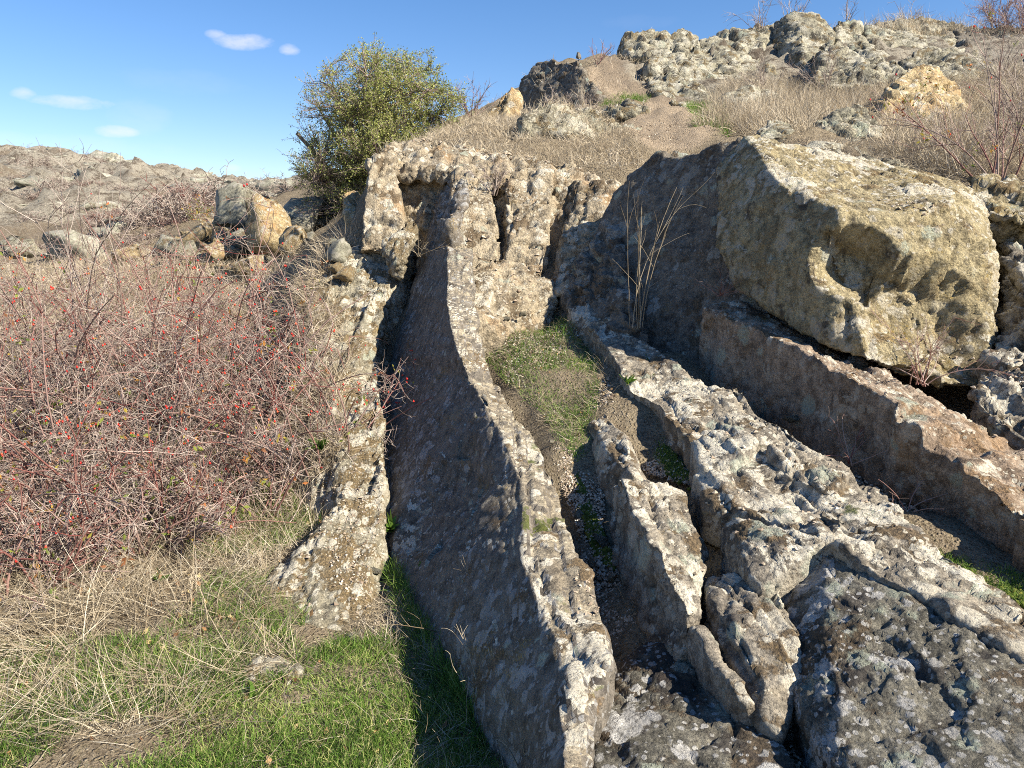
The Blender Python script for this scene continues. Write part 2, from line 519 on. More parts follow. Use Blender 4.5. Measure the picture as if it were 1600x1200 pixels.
def strand_mat(name, stops, rough=.75, trans=0.0, spec=.2):
    n = NT(name, rough, spec)
    c = n.ramp(n.attr("tint"), stops)
    n.put(n.b.inputs["Base Color"], c)
    if trans:
        tr = n.t.nodes.new("ShaderNodeBsdfTranslucent"); n.t.links.new(c, tr.inputs[0])
        mx_ = n.t.nodes.new("ShaderNodeMixShader"); mx_.inputs[0].default_value = trans
        n.t.links.new(n.b.outputs[0], mx_.inputs[1]); n.t.links.new(tr.outputs[0], mx_.inputs[2])
        n.t.links.new(mx_.outputs[0], n.out.inputs[0])
    return n.m

M = {}
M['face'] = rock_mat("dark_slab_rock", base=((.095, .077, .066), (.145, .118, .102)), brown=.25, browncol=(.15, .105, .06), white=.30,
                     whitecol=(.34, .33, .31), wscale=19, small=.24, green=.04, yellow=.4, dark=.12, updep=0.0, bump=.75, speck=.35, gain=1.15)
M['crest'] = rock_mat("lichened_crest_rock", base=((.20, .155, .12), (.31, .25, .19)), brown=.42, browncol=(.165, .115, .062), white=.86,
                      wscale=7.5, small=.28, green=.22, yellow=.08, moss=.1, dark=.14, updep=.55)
M['ridge'] = rock_mat("lichened_ridge_rock", base=((.14, .115, .10), (.27, .22, .18)), brown=.52, browncol=(.135, .095, .052), white=.64,
                      wscale=8.5, small=.3, green=.5, yellow=.05, moss=.12, dark=.26, updep=.55)
M['crust'] = rock_mat("dark_crusted_rock", base=((.09, .078, .065), (.185, .16, .135)), brown=.5, browncol=(.11, .08, .05), white=.50,
                      whitecol=(.56, .545, .51), wscale=12, small=.7, green=.3, yellow=.05, dark=.52, updep=.2, bump=1.2)
M['wall'] = rock_mat("pale_weathered_rock", base=((.25, .19, .14), (.38, .30, .225)), brown=.42, browncol=(.15, .105, .06), white=.35,
                     wscale=9, small=.35, green=.15, yellow=.15, dark=.28, updep=.35, orange=.42, bump=1.25, gain=1.0)
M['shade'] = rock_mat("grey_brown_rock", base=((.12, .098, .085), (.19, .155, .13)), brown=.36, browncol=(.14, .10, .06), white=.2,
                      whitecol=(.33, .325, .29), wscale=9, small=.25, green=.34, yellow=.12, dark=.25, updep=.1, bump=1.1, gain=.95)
M['boulder'] = rock_mat("golden_boulder_rock", base=((.19, .145, .09), (.33, .26, .165)), brown=.42, browncol=(.20, .14, .07), white=.48,
                        wscale=8, small=.5, green=.30, yellow=.8, dark=.36, updep=.65, bump=1.35, orange=.2)
M['rust'] = rock_mat("rusty_slab_rock", base=((.17, .115, .085), (.27, .20, .16)), brown=.45, browncol=(.20, .13, .07), white=.40,
                     wscale=10, small=.40, green=.34, yellow=.1, dark=.2, updep=.65, orange=.35)
M['ledge'] = rock_mat("silvery_ledge_rock", gain=1.0, streak=(1.6, .8, 1), base=((.18, .15, .115), (.30, .255, .20)), brown=.72, browncol=(.20, .142, .07), white=.60,
                      whitecol=(.56, .52, .42), wscale=13, small=.5, green=.16, yellow=.1, moss=.06, dark=.18, updep=.45)
M['upper'] = rock_mat("hilltop_rock", base=((.14, .12, .095), (.33, .285, .22)), brown=.45, browncol=(.22, .16, .08), white=.48,
                      whitecol=(.50, .47, .375), wscale=5, small=.35, green=.3, yellow=.12, dark=.5, updep=.3, bump=1.5, gain=1.0)
M['orange'] = rock_mat("orange_weathered_rock", base=((.26, .18, .10), (.42, .31, .19)), brown=.3, white=.25, wscale=6, small=.3,
                       green=.2, yellow=.45, dark=.2, updep=.3, orange=.6, bump=1.3)
M['far'] = rock_mat("pale_hill_rock", base=((.27, .235, .19), (.42, .38, .31)), brown=.25, white=.5, whitecol=(.40, .375, .31), wscale=2.2,
                    small=.3, green=.3, yellow=.0, dark=.1, updep=.2, bump=.5, speck=.2, gain=.62)
# ------------------------------------------------------------------ the outcrop in the foreground
# slab 1: the tall dark face beside the trench with its pale crest
CL1 = [(888,1320,1.36),(877,1180,1.65),(876,1060,1.95),(850,960,2.3),(815,870,2.65),(820,770,3.15),(800,705,3.55),(768,640,4.05),(730,590,4.5),(703,510,5.0),(697,420,5.6),(700,385,5.85)]
CR1 = [(930,1320,1.36),(919,1180,1.68),(952,1035,1.97),(938,955,2.3),(905,860,2.65),(882,790,3.1),(856,720,3.55),(812,650,4.1),(775,595,4.6),(745,516,5.1),(738,430,5.6),(735,392,5.9)]
BL1 = [(830,1330,1.75),(785,1195,2.1),(712,1070,2.6),(655,970,3.1),(612,880,3.75),(597,790,4.4),(592,705,5.0),(600,620,5.6),(612,560,6.0),(635,480,6.4),(655,410,6.8),(662,390,6.9)]
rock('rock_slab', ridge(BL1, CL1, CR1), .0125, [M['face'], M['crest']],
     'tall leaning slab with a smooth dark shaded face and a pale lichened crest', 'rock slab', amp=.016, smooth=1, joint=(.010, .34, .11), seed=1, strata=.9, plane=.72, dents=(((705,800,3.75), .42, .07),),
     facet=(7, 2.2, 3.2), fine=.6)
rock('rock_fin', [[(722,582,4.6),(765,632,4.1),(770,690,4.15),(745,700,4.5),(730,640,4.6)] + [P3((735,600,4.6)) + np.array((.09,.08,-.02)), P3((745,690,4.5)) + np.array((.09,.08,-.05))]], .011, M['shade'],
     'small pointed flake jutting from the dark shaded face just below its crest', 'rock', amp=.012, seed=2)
# rock at the foot of the back wall, above the grass pocket
rock('rock_ledge', [[(700,395,6.2),(790,400,6.15),(872,445,6.0),(850,500,5.6),(780,515,5.25),(706,515,5.05)] + down([(700,395,6.2),(790,400,6.15),(860,440,6.0),(850,500,5.5),(770,515,5.2),(706,515,5.05)], .3)],
     .02, M['wall'], 'rough pale brown ledge at the foot of the creviced wall, above the grass pocket', 'rock', amp=.035, seed=3)
# slab 2
rock('rock_fin', ridge([(915,690,3.85),(925,735,3.5),(958,765,3.25)], [(922,662,3.85),(948,700,3.45),(990,742,3.1)], [(945,645,3.9),(975,680,3.5),(1005,745,3.12)],
     [(945,645,3.9,.05,0,-.1),(975,680,3.5,.05,0,-.1),(1005,745,3.12,.05,0,-.1)], .2), .009, M['ridge'],
     'short low fin of rock between the grass pocket and the mossy gravel strip', 'rock', amp=.012, seed=4, smooth=2)
rock('rock_slab', ridge([(958,760,3.12),(962,850,2.9),(978,920,2.65),(1000,985,2.4),(1045,1020,2.2)],
                        [(964,743,2.97),(990,795,2.71),(1010,832,2.53),(1041,885,2.33),(1074,955,2.11)],
                        [(1069,757,3.05),(1090,805,2.75),(1104,850,2.55),(1100,905,2.4),(1096,950,2.2)]), .010, M['ridge'],
     'narrow slab with a white lichened top, running beside the deep dark crack to the spiky tips', 'rock slab', amp=.012, joint=(.013, .2, .07), seed=5, smooth=1, strata=1.2)
rock('rock_fin', ridge([(1060,1000,2.22),(1095,1040,2.05),(1150,1095,1.86)], [(1080,975,2.12),(1098,1020,2.0),(1160,1092,1.8)],
                       [(1104,985,2.12),(1130,1030,1.98),(1175,1098,1.8)], [(1104,985,2.12,.02,0,-.2),(1130,1030,1.98,.02,0,-.2),(1175,1098,1.8,.02,0,-.1)], .15), .008, M['ridge'],
     'thin pointed blade of brown rock left of the orange ended block', 'rock', amp=.010, seed=6, smooth=2)
rock('rock_block', [[(1100,905,2.45),(1112,948,2.2),(1160,1015,1.97),(1188,1075,1.84),(1190,1125,1.78),(1217,1146,1.74),(1257,1080,1.84),(1252,985,2.04),(1215,925,2.25),(1165,880,2.45)]
     + down([(1112,948,2.2),(1190,1125,1.8),(1217,1140,1.76),(1255,1080,1.86),(1252,985,2.04),(1165,880,2.45)], .22)], .0085, M['ridge'],
     'blunt rock block with pale lichen and a bare orange broken end low in the picture', 'rock', amp=.022, seed=7, smooth=2)
# wedge shaped lump
rock('rock_wedge', [[(1130,822,2.58),(1148,806,2.55),(1172,838,2.42),(1230,828,2.42),(1290,845,2.31),(1240,880,2.28),(1190,920,2.22),(1172,900,2.28),(1140,870,2.45)]
     + down([(1135,822,2.56),(1285,845,2.33),(1190,920,2.26),(1140,870,2.45)], .25)], .0085, M['ridge'],
     'wedge shaped lump with a broken orange corner, above the dark lichen slope', 'rock', amp=.014, seed=8, smooth=2)
# slab 3: main middle ridge
CL3 = [(905,480,5.45),(938,535,4.85),(985,605,4.1),(1040,650,3.65),(1075,680,3.4),(1092,735,3.1),(1135,792,2.75),(1270,838,2.38),(1440,935,2.0),(1600,1030,1.7),(1750,1130,1.45)]
CR3 = [(940,475,5.45),(1000,530,4.8),(1100,598,4.1),(1165,620,3.75),(1230,670,3.35),(1320,730,3.0),(1385,775,2.75),(1437,826,2.4),(1510,880,2.2),(1600,950,1.95),(1750,1060,1.6)]
BL3 = [(885,480,5.5),(925,585,5.0),(970,645,4.4),(1030,700,4.0),(1066,762,3.6),(1082,810,3.2),(1125,880,2.8),(1250,900,2.5),(1420,1000,2.1),(1600,1100,1.75),(1750,1200,1.5)]
EX3 = [((1083,692,3.32),(1100,676,3.33),(1150,662,3.36),(1185,690,3.15),(1140,730,3.0),(1096,735,3.05)),
       ((1086,742,3.06),(1105,728,3.08),(1140,745,2.98),(1150,790,2.74),(1128,800,2.72),(1100,785,2.82)),
       ((1262,812,2.50),(1285,793,2.52),(1325,806,2.42),(1318,836,2.36),(1280,845,2.33)),
       ((1136,612,3.85),(1150,598,3.9),(1172,612,3.78),(1168,632,3.68),(1145,630,3.74)),
       ((1200,700,3.12),(1260,700,3.1),(1330,742,2.86),(1300,770,2.76),(1225,740,2.94)),
       ((1340,830,2.36),(1400,815,2.42),(1460,862,2.24),(1500,900,2.1),(1430,900,2.14))]
rock('rock_ridge', ridge(BL3, CL3, CR3, jit=.012) + [[P3(p) for p in e] + down(e, .16) for e in EX3], .0115, M['ridge'],
     'long broad middle ridge of rock crusted with white and grey green lichen and brown moss', 'rock ridge', strata=1.1, amp=.016, joint=(.016, .26, .13), seed=9, smooth=1, plane=.3)
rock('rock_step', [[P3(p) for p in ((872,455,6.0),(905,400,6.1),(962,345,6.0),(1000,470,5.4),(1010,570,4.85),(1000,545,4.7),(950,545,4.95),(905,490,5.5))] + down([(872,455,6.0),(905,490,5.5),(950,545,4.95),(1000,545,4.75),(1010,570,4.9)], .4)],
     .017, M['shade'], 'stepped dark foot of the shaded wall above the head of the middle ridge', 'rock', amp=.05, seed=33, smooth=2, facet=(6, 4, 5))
# dark lichened slopes at the bottom
S1 = [(1195,912,2.41),(1285,850,2.36),(1440,940,2.02),(1600,1036,1.72),(1760,1140,1.45),(1760,1330,1.2),(1330,1330,1.33),(1262,1150,1.75),(1232,1040,2.01),(1205,960,2.24)]
rock('rock_slope', [[P3(p) for p in S1] + down(S1, .35)], .011, M['crust'],
     'broad dark sloping rock face covered in round grey lichens at the lower right', 'rock slope', amp=.015, seed=10, joint=(.006, .4, .3), smooth=2, facet=(5, 4, 5), strata=.5, fine=1.5)
S2 = [(975,1035,2.25),(1012,1000,2.3),(1090,1010,2.18),(1185,1120,1.84),(1225,1175,1.70),(1330,1330,1.42),(960,1330,1.42),(926,1200,1.72),(932,1115,1.97)]
rock('rock_slope', [[P3(p) for p in S2] + down(S2, .35)], .010, M['crust'],
     'dark lichened rock at the bottom edge between the pale crest and the orange ended block', 'rock slope', amp=.016, seed=11, smooth=2, facet=(5, 4, 5), strata=.5, fine=1.5)
# slab 4
CL4 = [(1100,478,4.6),(1126,490,4.45),(1200,525,4.05),(1267,557,3.7),(1330,592,3.4),(1395,630,3.1),(1430,672,2.95),(1490,716,2.8),(1545,762,2.62),(1600,818,2.42),(1750,935,2.0)]
CR4 = [(1130,470,4.65),(1200,490,4.6),(1290,525,4.35),(1350,560,4.05),(1420,600,3.75),(1480,640,3.4),(1560,680,3.2),(1600,700,3.1),(1680,740,2.9),(1720,790,2.7),(1800,860,2.3)]
BL4 = [(1092,570,4.8),(1115,602,4.5),(1165,642,4.15),(1230,692,3.8),(1290,732,3.5),(1378,775,3.2),(1425,785,3.05),(1500,832,2.85),(1552,870,2.65),(1600,905,2.5),(1750,1010,2.1)]
rock('rock_slab', ridge(BL4, CL4, CR4, depth=.3, jit=.016), .0115, M['rust'],
     'long upper slab with a rusty brown side and lit top, under the overhanging boulder', 'rock slab', amp=.016, joint=(.013, .38, .12), seed=12, smooth=1, plane=.5)
# wall 5, shaded, continues behind slab 4 and under the boulder
W5 = [(958,302,6.2),(1028,232,5.9),(1050,246,5.75),(1090,244,5.5),(1120,222,5.35),(1165,214,5.2),(1250,330,4.6),(1300,520,4.2),(1180,560,4.45),(1105,600,4.6),(1010,565,5.0),(940,500,5.5),(895,440,5.95)]
W5b = [P3(p) + np.array((.9, .5, dz)) for p, dz in (((958,302,6.2), -.3), ((1028,232,5.9), -.1), ((1090,244,5.5), 0), ((1165,214,5.2), -.1), ((1105,600,4.6), 0), ((1010,565,5.0), 0), ((940,500,5.5), 0))]
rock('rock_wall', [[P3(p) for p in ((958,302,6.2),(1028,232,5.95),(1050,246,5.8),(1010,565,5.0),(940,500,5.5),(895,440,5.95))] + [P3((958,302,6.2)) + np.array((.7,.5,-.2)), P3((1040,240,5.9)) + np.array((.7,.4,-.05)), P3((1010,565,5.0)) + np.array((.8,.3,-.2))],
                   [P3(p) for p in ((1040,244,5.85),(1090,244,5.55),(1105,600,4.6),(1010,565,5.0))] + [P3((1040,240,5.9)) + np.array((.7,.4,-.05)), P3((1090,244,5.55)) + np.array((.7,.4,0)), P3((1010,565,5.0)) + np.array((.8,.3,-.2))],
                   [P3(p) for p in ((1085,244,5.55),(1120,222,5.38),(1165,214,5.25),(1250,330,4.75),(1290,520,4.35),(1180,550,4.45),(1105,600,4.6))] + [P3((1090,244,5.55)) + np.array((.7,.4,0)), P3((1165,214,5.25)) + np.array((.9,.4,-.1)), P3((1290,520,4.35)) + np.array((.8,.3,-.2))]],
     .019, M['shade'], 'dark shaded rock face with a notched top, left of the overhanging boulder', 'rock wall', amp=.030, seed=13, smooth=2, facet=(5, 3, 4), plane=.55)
# the boulder: left body, front body, top
BO = [(1118,262,5.3),(1162,213,5.2),(1196,214,5.25),(1225,288,4.42),(1262,372,4.15),(1268,430,4.02),(1296,545,3.85),(1352,560,3.75),(1116,385,4.85),(1152,452,4.6),(1217,497,4.25),
      (1312,330,4.05),(1375,252,5.2),(1480,290,4.9)]
BF = [(1312,330,4.08),(1400,340,4.0),(1487,318,4.15),(1540,380,4.1),(1566,470,3.98),(1550,573,3.78),(1528,608,3.68),(1480,612,3.66),(1400,590,3.70),(1352,562,3.72),(1300,470,3.93),
      (1375,252,5.2),(1500,285,4.9),(1545,330,4.6)]
rock('boulder', [[P3(p) for p in BO] + down(BO[-2:], .7), [P3(p) for p in BF] + down(BF[-3:], .8)], .0145, M['boulder'],
     'huge overhanging boulder with golden lichen and hollows in its front and a white lit top', 'boulder', amp=.022, joint=(.008, .6, .35), seed=14, smooth=2, plane=.4, strata=.7,
     dents=(((1333,405,3.95), .21, .17), ((1448,500,3.80), .36, .15)), facet=(5, 4, 5))
# right edge of the picture
rock('boulder', [[(1500,292,4.9),(1530,273,5.0),(1600,276,5.1),(1680,285,5.0),(1512,318,4.7),(1565,335,4.5),(1620,345,4.4),(1700,340,4.4)] + down([(1512,310,4.8),(1600,330,4.6),(1690,340,4.5),(1600,280,5.1)], .35)],
     .02, M['boulder'], 'low boulder at the right edge beside the rosehip stems', 'boulder', amp=.05, seed=15, smooth=3)
rock('rock_mass', [[(1560,345,4.8),(1640,345,4.8),(1800,400,4.5),(1575,420,4.3),(1600,430,4.1),(1575,520,3.95),(1620,560,3.6),(1800,600,3.4)] + down([(1560,345,4.8),(1575,520,4.0),(1620,560,3.7),(1800,600,3.5),(1800,400,4.5)], .6),
                   [(1560,520,3.95),(1640,520,3.8),(1800,560,3.6),(1520,625,3.45),(1550,660,3.3),(1640,710,3.0),(1800,760,2.8)] + down([(1560,520,3.95),(1520,625,3.5),(1640,710,3.1),(1800,760,2.9)], .4)],
     .017, M['ridge'], 'crumbling lichened bedrock at the right edge, right of the big boulder', 'rock', amp=.05, seed=16, smooth=2, facet=(7, 6, 7))
# left ledge beside the trench
rock('rock_ledge', ridge([(470,800,4.35),(470,720,4.9),(455,600,5.6),(450,500,6.2),(490,420,6.9),(520,385,7.4)],
                         [(535,775,4.2),(528,690,4.75),(505,590,5.4),(482,480,6.1),(520,415,6.6),(560,382,7.0)],
                         [(598,765,4.22),(597,700,4.65),(592,620,5.2),(590,540,5.8),(600,465,6.3),(640,392,6.9)], None, .4, (.06, 0, -.3)), .0165, M['ledge'],
     'long lichen striped ledge climbing beside the trench to the rock tower', 'rock ledge', amp=.026, joint=(.028, .3, .12), seed=17, smooth=1)
LE = [(500,860,3.72),(512,800,3.95),(600,762,4.25),(602,880,3.68),(575,960,3.22),(548,998,3.05),(470,985,3.08),(405,945,3.25),(415,905,3.5),(470,870,3.65)]
rock('rock_ledge', [[P3(p) for p in LE] + down(LE, .4),
                    [P3((p[0], p[1], p[2])) for p in ((510,795,4.0),(560,775,4.15),(600,762,4.28),(602,868,3.78),(515,862,3.74))] + down([(510,795,4.05),(600,762,4.3),(602,868,3.8),(515,862,3.8)], .3)],
     .0115, M['ledge'], 'flat ochre and white ledge at the near end of the trench', 'rock ledge', amp=.016, joint=(.010, .3, .16), seed=18, smooth=2)
# back wall: columns between crevices
def column(tl, tr, bl, br, back=.9):
    f = [P3(tl), P3(tr), P3(bl), P3(br)]
    return f + [p + np.array((0, back, .10)) for p in f[:2]] + [p + np.array((0, back, -.2)) for p in f[2:]]
cw = [((573,252,7.15), (619,246,7.25), (560,392,6.7), (630,396,6.65), 'leftmost column of the back wall, a pale tower with a dark left side'),
      ((652,258,7.7), (668,262,7.65), (645,400,7.1), (662,402,7.05), 'narrow recessed column between the two black crevices of the back wall'),
      ((706,268,7.05), (764,262,7.1), (701,408,6.2), (783,425,6.1), 'wide rough column of the back wall above the slab crest'),
      ((790,276,7.0), (866,266,7.05), (789,480,5.9), (844,478,5.85), 'broad pale column in the middle of the back wall'),
      ((895,280,6.9), (968,292,6.75), (864,462,5.9), (945,452,5.7), 'rightmost column of the back wall, crossed by the wall shadow')]
for i, (tl, tr, bl, br, lab) in enumerate(cw):
    rock('rock_column', [column(tl, tr, bl, br)], .019, M['wall'], lab, 'rock', amp=.028, joint=(.022, .25, .16), seed=20 + i, smooth=1, facet=(6, 4, 3.6), bed=(11, 4, 2.4), group='columns of the creviced back wall')
rock('rock_core', [[P3(p) for p in ((582,262,7.6),(700,262,7.45),(870,275,7.0),(960,292,6.9),(950,480,6.3),(800,500,6.3),(640,430,7.1),(585,400,7.4))] +
                   [P3((582,262,7.6)) + np.array((0, .8, 0)), P3((960,292,6.9)) + np.array((.3, .8, 0)), P3((950,480,6.2)) + np.array((.3, .8, 0)), P3((600,430,7.2)) + np.array((0, .8, 0))],
                  [(578,240,7.6),(612,226,8.0),(650,214,8.3),(700,226,8.0),(800,246,7.7),(590,254,7.35),(690,262,7.15),(780,270,7.05),(960,288,6.9),(900,258,7.3)] + down([(590,256,7.3),(780,275,7.0),(960,290,6.95),(640,226,8.0),(800,246,7.7)], .12)],
     .024, M['wall'], 'crumbly cap and core of the back wall behind its columns', 'rock', amp=.05, seed=30, smooth=2)
rock('rock_block', [[(598,372,6.6),(640,340,6.7),(655,345,6.7),(640,390,6.45),(622,412,6.4),(600,400,6.5)] + down([(598,372,6.6),(655,345,6.75),(622,412,6.45)], .15)],
     .018, M['ledge'], 'tilted block leaning at the foot of the leftmost column', 'rock', amp=.03, seed=31, smooth=2)
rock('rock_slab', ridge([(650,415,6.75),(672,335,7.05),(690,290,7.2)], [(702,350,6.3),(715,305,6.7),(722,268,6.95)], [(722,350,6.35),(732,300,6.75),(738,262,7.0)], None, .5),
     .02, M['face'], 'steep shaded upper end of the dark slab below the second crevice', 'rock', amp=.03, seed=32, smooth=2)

# ------------------------------------------------------------------ rocks on the slope above
UP = [
 ('boulder', [[(812,215,8.6),(820,180,8.8),(850,165,9.0),(905,172,9.2),(960,188,9.4),(1005,212,9.3),(1040,240,9.0),(880,228,8.5),(950,240,8.5)]], .028, 'upper', .06, 'low grey lichened boulder on the dry grass above the back wall', 1.0),
 ('rock_outcrop', [[(808,172,14.2),(814,122,14.4),(838,95,14.4),(868,92,13.9),(872,160,12.9),(820,182,13.9)], [(862,96,13.9),(900,90,13.4),(914,108,13.0),(944,150,12.6),(940,180,12.3),(864,182,12.9)],
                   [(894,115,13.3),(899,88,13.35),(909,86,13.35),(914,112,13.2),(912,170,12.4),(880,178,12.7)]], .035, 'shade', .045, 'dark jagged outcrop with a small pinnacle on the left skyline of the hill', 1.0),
 ('rock', [[(900,88,13.42),(902,79,13.42),(907,82,13.42),(909,90,13.42),(904,89,13.5),(903,88,13.3)]], .012, 'shade', .01, 'tiny dark stone perched on top of the pinnacle', .05),
 ('rock', [[(748,196,12.4),(766,165,12.6),(788,140,12.7),(810,137,12.8),(814,170,12.4),(790,200,12.2)]], .04, 'orange', .06, 'pale orange lit rock left of the dark jagged outcrop', .8),
 ('rock_outcrop', [[(970,64,16.5),(1000,52,16.8),(1090,58,17.0),(1085,92,15.6),(1040,92,15.2),(980,88,15.8)], [(1020,92,15.0),(1090,80,16),(1160,78,16.2),(1150,110,14.5),(1050,115,14.0),(1010,110,14.2)]], .05, 'upper', .09, 'flat grey slab on the skyline right of the dark outcrop', .8),
 ('rock_outcrop', [[(998,112,14.2),(1030,95,14.8),(1140,80,16),(1225,92,16),(1218,160,12.8),(1120,170,12.2),(1050,162,12.5),(1018,148,13.2)]], .045, 'upper', .075, 'wide lichened rock shelf below the summit, above the path', .9),
 ('rock_outcrop', [[(1085,62,17),(1140,48,17.5),(1210,34,17.5),(1215,98,15.6),(1120,98,15.4)]], .05, 'upper', .075, 'stepped skyline rocks just left of the summit knob', .9),
 ('summit_rock', [[(1196,62,17.0),(1210,30,17.1),(1240,20,16.9),(1282,24,16.6),(1305,48,16.2),(1304,108,14.9),(1262,122,14.3),(1250,40,16.0),(1204,118,15.8)]], .04, 'upper', .06, 'rounded summit knob with a steep dark fissured face', 1.5),
 ('summit_rock', [[(1302,48,16.5),(1312,28,16.8),(1348,32,17),(1345,75,16.0),(1306,80,15.7)], [(1308,64,16.2),(1345,56,16.2),(1390,88,15.4),(1385,122,14.4),(1312,118,15.0)]], .04, 'upper', .06, 'split lichened rocks immediately right of the summit knob', 1.2),
 ('rock_outcrop', [[(1345,40,17.5),(1420,32,18),(1505,36,18),(1500,72,16.4),(1400,78,16),(1355,70,16.4)]], .055, 'upper', .075, 'long flat skyline slab in the middle of the summit', 1.0),
 ('rock_outcrop', [[(1490,40,17.5),(1560,44,17.5),(1700,50,17.5),(1690,96,15),(1580,96,15),(1500,86,15.6)]], .055, 'shade', .075, 'long dark skyline slab under the reddish bush', 1.0),
 ('rock_outcrop', [[(1390,96,13.8),(1450,74,14.4),(1525,82,14.4),(1560,118,13),(1440,128,12.4)]], .045, 'upper', .075, 'broken pale rocks in dry grass behind the orange boulder', .7),
 ('boulder', [[(1340,182,9.4),(1370,158,9.6),(1412,112,9.9),(1442,97,10.1),(1472,106,10.2),(1502,135,9.9),(1534,190,9.3),(1535,220,8.8),(1430,216,8.6),(1370,200,8.8)]], .028, 'orange', .05, 'orange and grey boulder behind the rosehip branches', 1.0),
 ('rock', [[(1274,194,7.6),(1308,165,7.8),(1345,162,7.8),(1372,185,7.6),(1388,220,7.2),(1340,238,7.0),(1288,216,7.2)]], .02, 'upper', .05, 'grey broken rock on the slope left of the orange boulder', .5),
 ('rock', [[(1182,205,7.4),(1200,188,7.6),(1225,186,7.6),(1245,198,7.4),(1235,215,7.1),(1190,215,7.1)]], .02, 'upper', .03, 'small rounded rock just behind the shaded wall top', .4),
 ('rock', [[(938,172,10.8),(965,156,11),(1008,154,11),(1014,172,10.5),(960,182,10.2)]], .03, 'upper', .05, 'small flat rock beside the green patch on the path', .4),
 ('rock', [[(1125,155,11.2),(1170,136,11.5),(1215,146,11.5),(1220,180,10.6),(1150,182,10.4)]], .035, 'upper', .06, 'flat pale rock in the dry grass right of the path', .4),
 ('rock', [[(535,300,9.0),(552,292,9.2),(563,310,9.1),(562,345,8.6),(540,350,8.6)]], .025, 'orange', .03, 'golden lichened stone between the bushy tree and the rock tower', .4),
 ('rock', [[(1230,232,6.5),(1290,222,6.7),(1350,236,6.5),(1420,262,6.1),(1360,268,5.9),(1270,250,6.1)]], .022, 'upper', .04, 'flat rock breaking through the dry turf behind the big boulder', .3),
 ('rock', [[(1290,62,15.0),(1320,100,13.6),(1420,108,13.2),(1400,130,12.2),(1300,135,12.2),(1270,120,12.9)]], .04, 'upper', .08, 'low rocks in the scrub at the foot of the summit', .4),
]
for i, (nm, bl, vx, mt, am, lab, dz) in enumerate(UP):
    blocks = [[P3(p) for p in b] + [P3(p) + np.array((0, .6 * dz, -dz * .5)) for p in b] for b in bl]
    rock(nm, blocks, vx, M[mt], lab, 'boulder' if nm == 'boulder' else 'rock', amp=am * .9, plane=.25, seed=40 + i, smooth=2, facet=(1.7, 1.0, 2.4) if vx > .03 else (4, 3, 4), bed=(3.6, 1.0, 4.4) if vx > .03 else (7, 1.6, 7), strata=1.3, joint=(am * .8, vx * 16, vx * 9) if vx > .025 else None)

FS = [(292,1118,2.42),(340,1075,2.58),(400,1040,2.74),(445,1028,2.78),(475,1055,2.66),(425,1098,2.5),(350,1128,2.40)]
rock('flat_stone', [[P3(p) + np.array((0, 0, .02)) for p in FS] + down(FS, .15)], .009, M['ledge'], 'half buried pale flat stone in the lawn at the lower left', 'stone', amp=.02, seed=72, smooth=2)
# ------------------------------------------------------------------ the ground
GC = [ # pixel, pixel, distance of points on bare ground
 (790,1290,1.75),(785,1200,2.12),(700,1050,2.68),(650,960,3.15),(612,880,3.78),(598,760,4.55),(598,650,5.35),(615,550,6.05),(640,470,6.5),(665,400,6.9),
 (600,1200,2.1),(300,1200,2.1),(0,1200,2.1),(0,1050,2.66),(300,1050,2.66),(550,1050,2.66),(350,930,3.3),(150,930,3.3),(0,930,3.3),(500,1000,2.95),
 (300,800,4.5),(100,800,4.5),(420,780,4.6),(-200,930,3.3),(-200,1200,2.1),
 (400,600,6.3),(200,600,6.8),(0,600,7.0),(430,470,8.0),(250,450,9.5),(50,450,10.0),(-300,600,7),(-400,430,12),
 (520,400,8.2),(480,355,11.5),(400,345,12.5),(330,380,11.5),(250,395,14),(80,395,16),(-200,395,16),
 (850,560,4.95),(900,640,4.25),(870,700,3.7),(800,520,5.35),(900,500,5.4),(840,600,4.6),(915,790,3.3),(925,870,3.0),(960,960,2.55),(985,1010,2.35),
 (940,1250,1.6),(1000,690,3.75),(1040,740,3.4),(960,620,4.1),(1030,580,4.35),(1000,545,4.75),
 (1180,635,3.95),(1270,722,3.35),(1330,760,3.1),(1440,800,2.85),(1500,850,2.6),(1600,925,2.25),(1750,1020,1.9),
 (1240,1110,1.95),(1280,1165,1.78),(1340,1250,1.55),
 (600,232,8.4),(560,330,9.5),(700,212,9.2),(760,232,8.2),(800,240,7.9),(900,255,7.5),(980,262,7.2),(1050,225,8.0),(1100,205,8.6),(900,215,9.2),
 (700,190,12),(760,185,12.5),(850,188,11.2),(950,186,11.0),(870,180,12.3),(930,178,12.1),(830,182,13.4),(1050,165,11.0),(1050,200,9.0),(1120,180,10.0),(1200,200,8.5),(1200,160,11.0),(1230,142,13.6),(1300,138,13.2),
 (900,101,14.6),(860,108,14.8),(950,92,15.0),(1000,136,13.6),(1060,172,12.3),(1000,86,16.8),(1130,76,18.0),(1250,54,18.5),(1400,52,19.0),(1550,55,18.5),(1700,60,18.5),
 (1400,114,14.0),(1500,120,13.2),(1600,110,12.5),(1550,150,10.5),(1600,200,8.0),(1450,215,8.0),(1380,210,7.8),(1300,225,7.2),(1350,245,6.5),(1440,262,6.2),(1500,275,6.0),(1600,265,6.2),(1700,280,5.5),
 (1800,300,5.0),(1900,420,4.0),(1900,700,2.8),(1900,1000,1.9),
 (1240,220,7.0),(1330,240,6.4)]
GP = [at(*g) for g in GC]
